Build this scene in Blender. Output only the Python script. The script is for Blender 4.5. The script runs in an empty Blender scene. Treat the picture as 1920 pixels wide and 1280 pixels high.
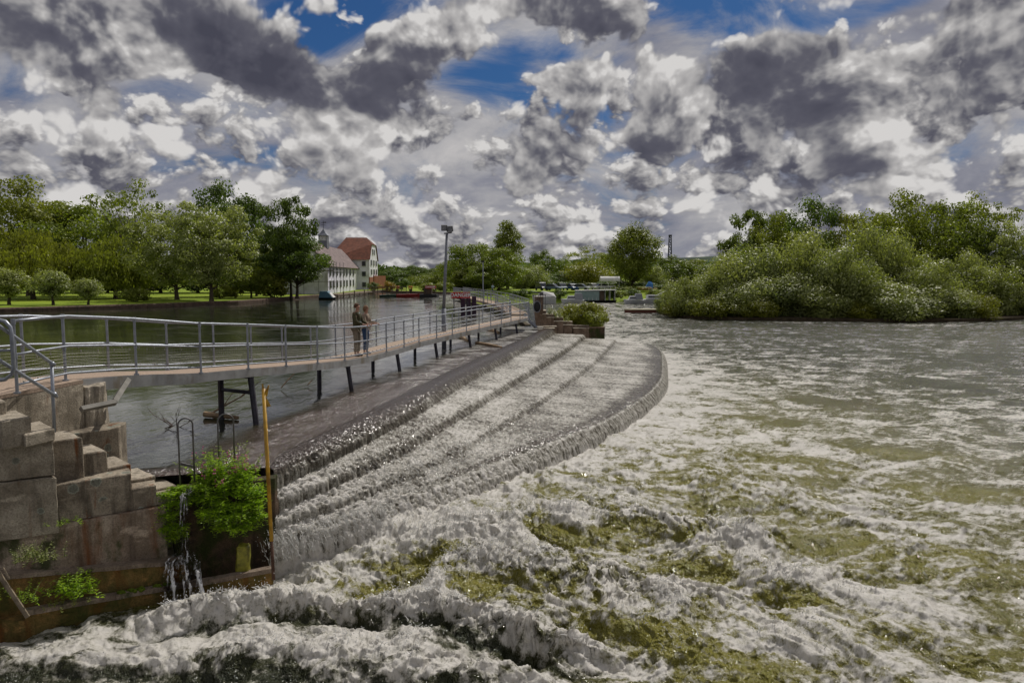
import bpy, bmesh, math, random
import numpy as np
from mathutils import Vector, Matrix, noise as mnoise

scene = bpy.context.scene
COL = scene.collection
R = math.radians

# ------------------------------------------------------------------ camera
CAMZ = 5.7
F = 1400.0
PITCH = math.atan((640 - 517) / F)
cam_data = bpy.data.cameras.new('camera')
cam_data.sensor_width = 36.0
cam_data.lens = 36.0 * F / 1920.0
cam_data.clip_start = 0.1
cam_data.clip_end = 12000
cam = bpy.data.objects.new('camera', cam_data)
COL.objects.link(cam)
cam.location = (0, 0, CAMZ)
cam.rotation_euler = (R(90) - PITCH, 0, 0)
scene.camera = cam

def ray(px, py):
    u = (px - 960) / F
    v = (640 - py) / F
    c, s = math.cos(PITCH), math.sin(PITCH)
    return Vector((u, c + v * s, -s + v * c))
def PZ(px, py, z):
    r = ray(px, py)
    t = (z - CAMZ) / r.z
    return Vector((r.x * t, r.y * t, z))
def PD(px, py, d):
    r = ray(px, py)
    t = d / r.y
    return Vector((r.x * t, d, CAMZ + r.z * t))

# ------------------------------------------------------------------ sun + sky
SUN_AZ, SUN_EL = R(26), R(50)            # ahead of the camera, to the right
sd = Vector((math.sin(SUN_AZ) * math.cos(SUN_EL), math.cos(SUN_AZ) * math.cos(SUN_EL), math.sin(SUN_EL)))
sun_data = bpy.data.lights.new('sun', 'SUN')
sun_data.energy = 4.2
sun_data.angle = R(0.6)
sun_data.color = (1.0, 0.95, 0.88)
sun = bpy.data.objects.new('sun', sun_data)
COL.objects.link(sun)
sun.rotation_euler = (-sd).to_track_quat('-Z', 'Y').to_euler()
sun.location = (0, 0, 60)

scene.render.engine = 'CYCLES'
scene.cycles.use_denoising = True
scene.cycles.max_bounces = 6
scene.cycles.diffuse_bounces = 2
scene.cycles.glossy_bounces = 2
scene.cycles.transmission_bounces = 4
scene.cycles.transparent_max_bounces = 6
scene.cycles.sample_clamp_indirect = 4
scene.cycles.caustics_reflective = False
scene.cycles.caustics_refractive = False
scene.view_settings.view_transform = 'Standard'
scene.view_settings.look = 'None'
scene.view_settings.exposure = -0.3
scene.view_settings.gamma = 1.0

class NT:
    """small helper that writes node graphs"""
    def __init__(s, tree):
        s.t = tree; s.n = tree.nodes; s.l = tree.links
    def node(s, typ, **kw):
        n = s.n.new(typ)
        for k, v in kw.items(): setattr(n, k, v)
        return n
    def put(s, sock, v):
        if isinstance(v, bpy.types.NodeSocket): s.l.new(v, sock)
        elif v is not None: sock.default_value = v
    def m(s, op, a, b=None, c=None, clamp=False):
        n = s.node('ShaderNodeMath', operation=op, use_clamp=clamp)
        s.put(n.inputs[0], a); s.put(n.inputs[1], b)
        if c is not None: s.put(n.inputs[2], c)
        return n.outputs[0]
    def step(s, x, a, b, lo=0.0, hi=1.0):
        n = s.node('ShaderNodeMapRange', interpolation_type='SMOOTHSTEP')
        s.put(n.inputs[0], x); s.put(n.inputs[1], a); s.put(n.inputs[2], b)
        s.put(n.inputs[3], lo); s.put(n.inputs[4], hi)
        return n.outputs[0]
    def mix(s, f, a, b, mode='MIX'):
        n = s.node('ShaderNodeMix', data_type='RGBA', blend_type=mode)
        s.put(n.inputs[0], f); s.put(n.inputs[6], a); s.put(n.inputs[7], b)
        return n.outputs[2]
    def noise(s, vec, scale, detail=6, rough=0.55, dist=0.0, dims='3D', out=0):
        n = s.node('ShaderNodeTexNoise', noise_dimensions=dims)
        if vec is not None: s.l.new(vec, n.inputs['Vector'])
        s.put(n.inputs['Scale'], scale); n.inputs['Detail'].default_value = detail
        n.inputs['Roughness'].default_value = rough; n.inputs['Distortion'].default_value = dist
        return n.outputs[out]
    def voro(s, vec, scale, detail=0, rough=.5, feature='F1', smooth=.5, dims='3D', out='Distance'):
        n = s.node('ShaderNodeTexVoronoi', feature=feature, voronoi_dimensions=dims)
        if vec is not None: s.l.new(vec, n.inputs['Vector'])
        n.inputs['Scale'].default_value = scale
        if 'Detail' in n.inputs: n.inputs['Detail'].default_value = detail; n.inputs['Roughness'].default_value = rough
        if feature == 'SMOOTH_F1': n.inputs['Smoothness'].default_value = smooth
        return n.outputs[out]
    def ramp(s, f, stops):
        n = s.node('ShaderNodeValToRGB')
        s.l.new(f, n.inputs[0])
        el = n.color_ramp.elements
        while len(el) < len(stops): el.new(0.5)
        for e, (p, c) in zip(el, stops):
            e.position = p; e.color = c if len(c) == 4 else (*c, 1)
        return n.outputs[0]
    def comb(s, x, y, z=0.0):
        n = s.node('ShaderNodeCombineXYZ')
        s.put(n.inputs[0], x); s.put(n.inputs[1], y); s.put(n.inputs[2], z)
        return n.outputs[0]
    def vadd(s, a, b):
        n = s.node('ShaderNodeVectorMath', operation='ADD'); s.put(n.inputs[0], a); s.put(n.inputs[1], b)
        return n.outputs[0]
    def vscale(s, a, b):
        n = s.node('ShaderNodeVectorMath', operation='MULTIPLY'); s.put(n.inputs[0], a); s.put(n.inputs[1], b)
        return n.outputs[0]

def az_el(px, py):
    r = ray(px, py).normalized()
    return math.atan2(r.x, r.y), math.asin(r.z)

def build_world():
    w = bpy.data.worlds.new('World'); scene.world = w
    w.use_nodes = True
    g = NT(w.node_tree); g.n.clear()
    sky = g.node('ShaderNodeTexSky', sky_type='NISHITA', sun_disc=False)
    sky.sun_elevation = SUN_EL; sky.sun_rotation = SUN_AZ
    sky.air_density = 1.0; sky.dust_density = 0.6; sky.ozone_density = 2.0
    tc = g.node('ShaderNodeTexCoord')
    sep = g.node('ShaderNodeSeparateXYZ'); g.l.new(tc.outputs['Generated'], sep.inputs[0])
    az = g.m('ARCTAN2', sep.outputs[0], sep.outputs[1])
    el = g.m('ARCSINE', sep.outputs[2])
    # cloud coordinates: big heaps overhead, the same heaps smaller and flatter near the horizon
    elc = g.m('MAXIMUM', el, -.02)
    P = g.comb(g.m('MULTIPLY', az, 2.1), g.m('MULTIPLY', g.m('POWER', g.m('ADD', elc, .06), .82), 2.35))
    Pb = g.comb(g.m('ADD', g.m('MULTIPLY', az, 3.5), 7.9), g.m('MULTIPLY', g.m('POWER', g.m('ADD', elc, .05), .75), 4.3))
    # large masses and gaps (in azimuth / elevation)
    warp = g.noise(P, 2.2, 3, .5, out=1)
    wsep = g.node('ShaderNodeSeparateXYZ'); g.l.new(warp, wsep.inputs[0])
    azw = g.m('ADD', az, g.m('MULTIPLY', g.m('SUBTRACT', wsep.outputs[0], .5), .22))
    elw = g.m('ADD', el, g.m('MULTIPLY', g.m('SUBTRACT', wsep.outputs[1], .5), .12))
    def blob(px, py, rx, ry, amp, rot=0):
        a0, e0 = az_el(px, py)
        dx = g.m('MULTIPLY', g.m('SUBTRACT', azw, a0), F / rx)
        dy = g.m('MULTIPLY', g.m('SUBTRACT', elw, e0), F / ry)
        if rot:
            c, s_ = math.cos(R(rot)), math.sin(R(rot))
            dx, dy = (g.m('ADD', g.m('MULTIPLY', g.m('SUBTRACT', azw, a0), c * F / rx), g.m('MULTIPLY', g.m('SUBTRACT', elw, e0), s_ * F / rx)),
                      g.m('ADD', g.m('MULTIPLY', g.m('SUBTRACT', azw, a0), -s_ * F / ry), g.m('MULTIPLY', g.m('SUBTRACT', elw, e0), c * F / ry)))
        d2 = g.m('ADD', g.m('MULTIPLY', dx, dx), g.m('MULTIPLY', dy, dy))
        return g.m('MULTIPLY', g.m('EXPONENT', g.m('MULTIPLY', d2, -1.0)), amp)
    def total(lst):
        o = blob(*lst[0])
        for b in lst[1:]: o = g.m('ADD', o, blob(*b))
        return o
    gaps = total([(590, 15, 200, 70, -.36, -12), (240, 20, 200, 60, .12), (880, 90, 200, 50, -.20), (1340, -5, 170, 62, -.45), (1640, 2, 150, 22, -.32), (1040, 60, 420, 60, .14),
                  (350, 165, 80, 30, -.30, -10), (1010, 130, 130, 85, -.34), (800, 290, 90, 30, -.25), (60, 240, 110, 60, -.10),
                  (430, 120, 380, 60, .28, -14), (700, 190, 260, 70, .22, -10), (1300, 140, 170, 120, .2), (1700, 140, 260, 110, .2),
                  (1830, 10, 200, 20, .1), (1120, 20, 150, 50, .22), (1040, 150, 70, 30, .24), (760, 80, 150, 36, .20), (150, 60, 220, 110, .2), (760, 95, 110, 40, .22), (1040, 140, 70, 30, .28)])
    dark = total([(380, 60, 150, 60, .75), (90, 40, 120, 60, .5), (1370, 100, 110, 70, .9), (1530, 190, 90, 110, .8, 30), (760, 170, 150, 34, .55, -14),
                  (110, 150, 60, 30, .5), (560, 320, 130, 60, .75), (1140, 300, 60, 60, .9), (1300, 250, 170, 40, .7, -20), (1850, 110, 110, 60, .75),
                  (1450, 340, 260, 40, .8), (850, 355, 160, 20, .6), (480, 240, 60, 24, .6), (200, 290, 200, 24, .45), (1780, 330, 200, 30, .6),
                  (700, 390, 240, 24, .5), (1600, 90, 70, 40, .35)])
    # density of the heaps: rolling noise with rounded billows on it
    def heap(P, off, seed):
        Q = g.vadd(P, (off[0] + seed, off[1] + seed * .37, 0))
        nW = g.noise(Q, 3.1, 3, .5, dims='2D', out=1)
        Qw = g.vadd(Q, g.vscale(g.vadd(nW, (-.5, -.5, -.5)), (.12, .12, 0)))
        n1 = g.noise(Qw, 2.0, 9, .52, dims='2D')
        v1 = g.voro(Qw, 4.0, 4.0, .55, 'SMOOTH_F1', .35, '2D')
        return g.m('ADD', g.m('MULTIPLY', n1, .80), g.m('MULTIPLY', g.m('SUBTRACT', 1.0, v1), .58))
    def layer(P, seed, bias, lo, hi, k_f, k_b, dk, base=.47):
        D0 = heap(P, (0, 0), seed); D1 = heap(P, (.012, .030), seed); D2 = heap(P, (.035, .105), seed)
        cover = g.m('ADD', D0, bias)
        alpha = g.step(cover, lo, hi)
        rim = g.step(cover, hi - .01, hi + .13, 1.0, 0.0)
        core = g.step(cover, hi + .02, hi + .34)
        fine = g.m('MULTIPLY', g.m('SUBTRACT', D0, D1), k_f)
        broad = g.m('MULTIPLY', g.m('SUBTRACT', D0, D2), k_b)
        slow = g.noise(P, 1.5, 3, .5, dims='2D')
        lit = g.m('ADD', g.m('ADD', base, g.m('MULTIPLY', rim, .18)), g.m('ADD', fine, broad))
        lit = g.m('SUBTRACT', lit, g.m('MULTIPLY', core, .20))
        lit = g.m('ADD', lit, g.m('MULTIPLY', g.m('SUBTRACT', slow, .5), .55))
        lit = g.m('SUBTRACT', lit, g.m('MULTIPLY', g.m('MULTIPLY', dark, g.step(cover, hi, hi + .26)), dk), clamp=False)
        lit = g.m('ADD', lit, g.m('MULTIPLY', g.m('MAXIMUM', g.m('SUBTRACT', .22, lit), 0), .72), clamp=True)
        return alpha, lit
    STOPS = [(0.0, (.075, .076, .105)), (.18, (.115, .115, .148)), (.40, (.23, .228, .25)), (.62, (.41, .40, .405)), (.82, (.56, .545, .54)), (1.0, (.80, .78, .765))]
    biasA = g.m('ADD', g.m('ADD', gaps, .26), g.step(el, .02, .16, -.25, 0.0))
    aA, lA = layer(P, 1.7, biasA, .67, .80, 2.0, 1.35, .30)
    biasB = g.m('ADD', g.m('ADD', g.m('MULTIPLY', gaps, .6), .30), g.step(el, .10, .34, 0.0, -.16))
    aB, lB = layer(Pb, 5.1, biasB, .68, .84, 1.8, 1.25, .22, .40)
    ccol = g.ramp(lA, STOPS); bcol = g.ramp(lB, STOPS)
    # thin high veil
    vn = g.noise(g.vscale(P, (1.0, 1.9, 1)), 2.2, 7, .60, 0.5, dims='2D')
    vn2 = g.noise(g.vscale(Pb, (1.0, 1.6, 1)), 1.6, 7, .6, 0.3, dims='2D')
    veil = g.m('ADD', g.m('ADD', vn, g.m('MULTIPLY', gaps, .75)), g.m('ADD', .19, g.step(el, .03, .25, .20, 0.0)))
    veil = g.step(veil, .46, .80)
    vcol = g.ramp(g.m('ADD', g.m('MULTIPLY', vn2, .8), g.m('MULTIPLY', vn, .35)), [(.30, (.17, .18, .24)), (.50, (.30, .305, .36)), (.66, (.46, .455, .475)), (.80, (.62, .60, .60))])
    sky_s = g.mix(1.0, sky.outputs[0], (.30, .62, 1.05, 1), 'MULTIPLY')
    blue = g.node('ShaderNodeVectorMath', operation='SCALE'); g.l.new(sky_s, blue.inputs[0]); blue.inputs['Scale'].default_value = .043
    bl = g.mix(veil, blue.outputs[0], vcol)
    col = g.mix(aB, bl, bcol)
    col = g.mix(aA, col, ccol)
    # below the horizon: dull ground tone
    col = g.mix(g.step(el, -.03, -.005), (.06, .07, .05, 1), col)
    bg = g.node('ShaderNodeBackground'); g.l.new(col, bg.inputs[0]); bg.inputs[1].default_value = 1.0
    out = g.node('ShaderNodeOutputWorld'); g.l.new(bg.outputs[0], out.inputs[0])
    w.cycles.sampling_method = 'MANUAL'; w.cycles.sample_map_resolution = 512
build_world()

# ------------------------------------------------------------------ numpy noise
_rng = np.random.RandomState(7)
_perm = _rng.permutation(4096).astype(np.int64)
_gr = _rng.rand(4096) * 2 * np.pi
_gx, _gy = np.cos(_gr), np.sin(_gr)
def gnoise(x, y, seed=0):
    xi = np.floor(x).astype(np.int64); yi = np.floor(y).astype(np.int64)
    xf = x - xi; yf = y - yi
    u = xf * xf * xf * (xf * (xf * 6 - 15) + 10); v = yf * yf * yf * (yf * (yf * 6 - 15) + 10)
    def g(ix, iy, dx, dy):
        h = _perm[(_perm[(ix + seed * 131) & 4095] + iy) & 4095]
        return _gx[h] * dx + _gy[h] * dy
    a = g(xi, yi, xf, yf); b = g(xi + 1, yi, xf - 1, yf)
    c = g(xi, yi + 1, xf, yf - 1); d = g(xi + 1, yi + 1, xf - 1, yf - 1)
    return ((a + (b - a) * u) * (1 - v) + (c + (d - c) * u) * v) * 1.5
def fbm(x, y, octs=5, gain=.5, seed=0, ridged=False, lac=2.03):
    o = np.zeros_like(x); a = 1.0; tot = 0
    for k in range(octs):
        n = gnoise(x, y, seed + k * 7)
        if ridged: n = 1 - 2 * np.abs(n)
        o += a * n; tot += a; a *= gain
        x, y = x * lac * .9 + y * lac * .43 + 11.7, -x * lac * .43 + y * lac * .9 + 5.3
    return o / tot
def sstep(x, a, b):
    t = np.clip((x - a) / (b - a), 0, 1)
    return t * t * (3 - 2 * t)
def resample(pts, n):
    """smooth resampling of a polyline by arc length"""
    p = np.array([(q[0], q[1]) for q in pts], float)
    d = np.r_[0, np.cumsum(np.hypot(*(np.diff(p, axis=0).T)))]
    t = np.linspace(0, d[-1], n)
    q = np.stack([np.interp(t, d, p[:, k]) for k in (0, 1)], 1)
    w = max(3, n // (len(pts) * 2) | 1)
    for _ in range(2):                       # soften the corners, ends fixed
        pad = np.pad(q, ((w, w), (0, 0)), mode='reflect', reflect_type='odd')
        ker = np.ones(2 * w + 1) / (2 * w + 1)
        q = np.stack([np.convolve(pad[:, k], ker, 'valid') for k in (0, 1)], 1)
    return q
def seg_dist(x, y, poly):
    """distance to a polyline and side (positive = right of its direction)"""
    best = np.full(x.shape, 1e9); side = np.zeros_like(x)
    for (ax, ay), (bx, by) in zip(poly[:-1], poly[1:]):
        dx, dy = bx - ax, by - ay; L = dx * dx + dy * dy + 1e-12
        t = np.clip(((x - ax) * dx + (y - ay) * dy) / L, 0, 1)
        d = np.hypot(x - ax - t * dx, y - ay - t * dy)
        s = (x - ax) * dy - (y - ay) * dx
        m = d < best
        best = np.where(m, d, best); side = np.where(m, np.sign(s), side)
    return best, side
def grid_mesh(name, X, Y, Z, attrs, mat):
    n, m = X.shape
    me = bpy.data.meshes.new(name)
    co = np.stack([X, Y, Z], -1).reshape(-1, 3).astype(np.float32)
    me.vertices.add(n * m); me.vertices.foreach_set('co', co.ravel())
    i = np.arange(n * m).reshape(n, m)
    q = np.stack([i[:-1, :-1], i[:-1, 1:], i[1:, 1:], i[1:, :-1]], -1).reshape(-1, 4)
    me.loops.add(q.size); me.loops.foreach_set('vertex_index', q.ravel().astype(np.int32))
    me.polygons.add(len(q)); me.polygons.foreach_set('loop_start', (np.arange(len(q)) * 4).astype(np.int32))
    me.polygons.foreach_set('use_smooth', np.ones(len(q), bool))
    me.update(calc_edges=True)
    for k, a in attrs.items():
        at = me.attributes.new(k, 'FLOAT', 'POINT'); at.data.foreach_set('value', a.ravel().astype(np.float32))
    me.materials.append(mat)
    o = bpy.data.objects.new(name, me); COL.objects.link(o)
    return o
def new_mat(name):
    m = bpy.data.materials.new(name); m.use_nodes = True
    g = NT(m.node_tree); g.n.clear()
    return m, g
def finish(g, surf):
    o = g.node('ShaderNodeOutputMaterial'); g.l.new(surf, o.inputs[0])
def principled(g, base, rough=.5, normal=None, metal=0.0, spec=.5, **kw):
    p = g.node('ShaderNodeBsdfPrincipled')
    g.put(p.inputs['Base Color'], base if not isinstance(base, tuple) else (*base[:3], 1))
    g.put(p.inputs['Roughness'], rough); g.put(p.inputs['Metallic'], metal)
    p.inputs['Specular IOR Level'].default_value = spec
    if normal is not None: g.l.new(normal, p.inputs['Normal'])
    for k, v in kw.items(): g.put(p.inputs[k], v)
    return p.outputs[0]
def bump(g, h, strength=.5, dist=.05, normal=None):
    n = g.node('ShaderNodeBump'); g.l.new(h, n.inputs['Height'])
    n.inputs['Strength'].default_value = strength; n.inputs['Distance'].default_value = dist
    if normal is not None: g.l.new(normal, n.inputs['Normal'])
    return n.outputs[0]
def attr(g, name):
    a = g.node('ShaderNodeAttribute', attribute_name=name); return a.outputs['Fac']
def objco(g):
    return g.node('ShaderNodeTexCoord').outputs['Object']

ZU = 1.9      # upper river level; the lower river is z = 0

# weir lines in plan (x, y), each from the near corner to the far end
CREST = [(-4.75, 14.5), (-4.35, 16.2), (-3.95, 18.5), (-3.45, 20.8), (-2.9, 24.4), (-2.15, 29), (-.6, 36.7), (1.4, 46.7), (2.9, 54.8)]
LINE2 = [(-4.72, 14.35), (-4.15, 15.7), (-3.55, 17.4), (-2.95, 19.3), (-2.3, 22.4), (-1.55, 25.4), (-.45, 30), (2.46, 42), (5.3, 55.6)]
LINE3 = [(-4.7, 14.25), (-3.7, 15.7), (-2.75, 17.6), (-1.85, 20.0), (-1.0, 22.6), (.38, 26.7), (1.9, 32), (4.3, 41), (7.65, 56.2)]
LIP = [(-4.68, 14.15), (-4.0, 14.85), (-3.1, 15.7), (-2.2, 17.2), (-1.6, 18.5), (-.6, 20.2), (.66, 22.0), (1.75, 23.7), (3.6, 27.0), (5.85, 32.3), (7.4, 37.2), (8.4, 42), (9.6, 48), (10.3, 52.5), (10.3, 55.5)]
FOOT = [(-4.7, 13.95), (-4.0, 14.45), (-3.0, 15.25), (-2.0, 16.7), (-1.2, 18.15), (-.2, 19.75), (1.05, 21.6), (2.15, 23.3), (4.05, 26.7), (6.3, 32.0), (7.9, 37), (8.85, 41.8), (10.1, 48), (10.85, 52.3), (10.9, 55.7)]

def build_weir_water():
    nt, ns = 1500, 460
    rs = [resample(c, nt) for c in (CREST, LINE2, LINE3, LIP, FOOT)]
    c0, l2, l3, lp, ft = rs
    def toward(a, b, dist, frac=.35):
        v = b - a; L = np.hypot(v[:, 0], v[:, 1])[:, None] + 1e-9
        return a + v / L * np.minimum(dist, frac * L)
    up = c0 - (toward(c0, l2, 99, 1.0) - c0) / (np.hypot(*(l2 - c0).T)[:, None] + 1e-6) * .55
    up[0] = c0[0] + (-.1, .1)
    knots = [(up, 1.90), (toward(c0, up, .2), 1.885), (c0, 1.83), (toward(c0, l2, .22), 1.66), (toward(c0, l2, .38), 1.46), (l2, 1.34),
             (toward(l2, l3, .12), 1.27), (toward(l2, l3, .28), 1.05), (l3, .94), (toward(l3, lp, .12, .3), .89), (toward(l3, lp, .3), .73), (lp, .62),
             (toward(lp, ft, 9, .35), .52), (toward(lp, ft, 9, .75), .26), (ft, -.12)]
    ks = np.array([0, .5, .8, 1.05, 1.4, 3.3, 3.5, 3.9, 5.6, 5.8, 6.2, 9.2, 9.5, 9.95, 10.5])
    s = np.interp(np.linspace(0, 1, ns), [0, .2, .55, .8, 1], [0, 1.4, 5.8, 9.1, 10.5])
    X = np.zeros((nt, ns)); Y = np.zeros((nt, ns)); Z = np.zeros((nt, ns))
    kx = np.stack([k[0][:, 0] for k in knots], 1); ky = np.stack([k[0][:, 1] for k in knots], 1)
    kz = np.tile([k[1] for k in knots], (nt, 1))
    # steps bunch up towards the near corner
    tt = np.linspace(0, 1, nt)[:, None]
    for i in range(nt):
        X[i] = np.interp(s, ks, kx[i]); Y[i] = np.interp(s, ks, ky[i]); Z[i] = np.interp(s, ks, kz[i])
    ker = np.exp(-np.linspace(-2, 2, 9) ** 2); ker /= ker.sum()
    for A in (X, Y, Z):
        pad = np.pad(A, ((0, 0), (4, 4)), mode='edge')
        A[:] = sum(ker[k] * pad[:, k:k + ns] for k in range(9))
    a = tt * 43.0 + 0 * s[None, :]                       # metres along the crest
    b = s[None, :] + 0 * tt
    near = np.exp(-(tt / .20) ** 2)
    near = near + 0 * b
    # zones across the flow
    def zone(c, w): return np.exp(-((b - c) / w) ** 2)
    z_fall1 = zone(1.2, .35); z_fall2 = zone(3.75, .28); z_fall3 = zone(6.05, .3); z_lip = sstep(b, 8.2, 9.2) * (1 - sstep(b, 9.25, 9.5)); z_fall4 = sstep(b, 9.2, 9.45)
    z_up = 1 - sstep(b, .5, 1.15)
    apron = (1 - z_up) * (1 - z_fall4)
    wob = fbm(X * .7, Y * .7, 3, seed=3)
    gran = fbm(X * 7, Y * 7, 4, .62, seed=11)
    clump = fbm(X * 1.6, Y * 1.6, 4, .6, seed=17, ridged=True)
    streak = fbm(a * 14, b * .9 + wob * .5, 4, .68, seed=23)
    streak2 = fbm(a * 3.1, b * .5 + wob * .6, 3, .6, seed=29, ridged=True)
    amp = apron * .030 + z_fall4 * .020 + near * .07
    fade = np.clip(1.25 - tt, .25, 1)
    H = gran * amp * fade
    H += clump * near * .075 * apron
    falls = z_fall1 + z_fall2 + z_fall3 + z_fall4
    H += streak * .018 * np.clip(falls, 0, 1) * (.6 + near) + streak2 * .02 * z_fall4
    lumps = fbm(a * 2.3, b * 1.1, 4, .6, seed=31, ridged=True)
    H += lumps * .04 * z_fall4 * np.clip(1.3 - tt * 2.2, .15, 1)
    H += fbm(X * 19, Y * 19, 3, .6, seed=47) * .022 * (apron * .6 + near * .8) * fade
    H += z_up * fbm(X * 1.8, Y * 1.2, 3, seed=37) * .025 * sstep(b, 0, .5)
    edge = sstep(b, 0, .3)
    # push along the surface normal
    def nrm(A, ax): return np.gradient(A, axis=ax)
    tx, ty, tz = nrm(X, 0), nrm(Y, 0), nrm(Z, 0); sx, sy, sz = nrm(X, 1), nrm(Y, 1), nrm(Z, 1)
    nx, ny, nz = sy * tz - sz * ty, sz * tx - sx * tz, sx * ty - sy * tx
    L = np.sqrt(nx ** 2 + ny ** 2 + nz ** 2) + 1e-9
    sg = np.sign(nz.mean())
    nx, ny, nz = sg * nx / L, sg * ny / L, sg * nz / L
    out = 1 + 0.0 * a
    X = X + nx * H * edge; Y = Y + ny * H * edge; Z = Z + nz * H * edge
    foam = apron * (.66 + .36 * gran + .10 * clump + .26 * fbm(X * .8, Y * .35, 3, seed=49) + .30 * fbm(a * 1.7, b * .22, 4, .6, seed=50)) * (1 - .45 * z_lip)
    foam = np.maximum(foam, near * (.70 + .30 * clump + .2 * gran) * (1 - z_up * .7) * (1 - .25 * z_fall4))
    foam = foam * (1 - .30 * z_fall1 - .26 * z_fall2 - .2 * z_fall3)
    foam += (z_fall1 * .22 + z_fall2 * .16) * np.clip(streak * 1.6, -1, 1)
    foam4 = .56 + .42 * streak + .22 * streak2 + .30 * gran + .25 * np.clip((b - 10.0) * 2, 0, 1)
    foam = foam * (1 - z_fall4) + z_fall4 * np.clip(foam4 + near * .18, 0, 1)
    foam = foam * (1 - z_up) + z_up * np.clip(near * .3, 0, 1)
    aer = .25 * z_fall4 + .15 * apron
    return X, Y, Z, np.clip(foam, 0, 1), np.clip(aer, 0, 1)

def water_material(name, deep, green, rough=.08, fine=1.0, foamcol=(.79, .755, .70), choppy=1.0, tile=1.0):
    m, g = new_mat(name)
    co = objco(g)
    foam = attr(g, 'foam'); aer = attr(g, 'aer')
    n1 = g.noise(co, 7 * tile, 6, .68); n2 = g.noise(co, 31 * tile, 4, .66)
    f = g.m('ADD', foam, g.m('ADD', g.m('MULTIPLY', g.m('SUBTRACT', n1, .5), 1.15), g.m('MULTIPLY', g.m('SUBTRACT', n2, .5), .75)))
    fm = g.step(f, .36, .88)
    b1 = g.noise(g.vscale(co, (1, .6, 1)), 2.2, 5, .6)
    b2 = g.noise(g.vscale(co, (1, .6, 1)), 11, 3, .6)
    h = g.m('ADD', g.m('MULTIPLY', b1, .22 * choppy), g.m('MULTIPLY', b2, .06 * choppy))
    nw = bump(g, h, 1.0, .8)
    wcol = g.mix(aer, (*deep, 1), (*green, 1))
    water = principled(g, wcol, rough, nw, spec=.5, IOR=1.26)
    fb = g.noise(co, 26, 5, .7)
    nf = bump(g, g.m('ADD', fb, g.m('MULTIPLY', n2, .6)), .45, .035)
    fcol = g.mix(g.step(f, .42, 1.10), (foamcol[0] * .42, foamcol[1] * .42, foamcol[2] * .34, 1), (*foamcol, 1))
    fo = principled(g, fcol, .45, nf, spec=.5)
    tr = g.node('ShaderNodeBsdfTranslucent'); tr.inputs[0].default_value = (*foamcol, 1)
    mx0 = g.node('ShaderNodeMixShader'); mx0.inputs[0].default_value = .38; g.l.new(fo, mx0.inputs[1]); g.l.new(tr.outputs[0], mx0.inputs[2])
    mx = g.node('ShaderNodeMixShader'); g.l.new(fm, mx.inputs[0]); g.l.new(water, mx.inputs[1]); g.l.new(mx0.outputs[0], mx.inputs[2])
    finish(g, mx.outputs[0])
    return m

M_RIVER = water_material('river_water', (.024, .027, .016), (.150, .138, .026), .12, choppy=1.5)
M_WEIR = water_material('weir_water', (.060, .048, .042), (.16, .15, .10), .12, foamcol=(.77, .735, .69), tile=1.2, choppy=.5)

o = grid_mesh('weir_water', *(lambda r: (r[0], r[1], r[2], {'foam': r[3], 'aer': r[4]}))(build_weir_water()), M_WEIR)
o['kind'] = 'structure'

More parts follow.
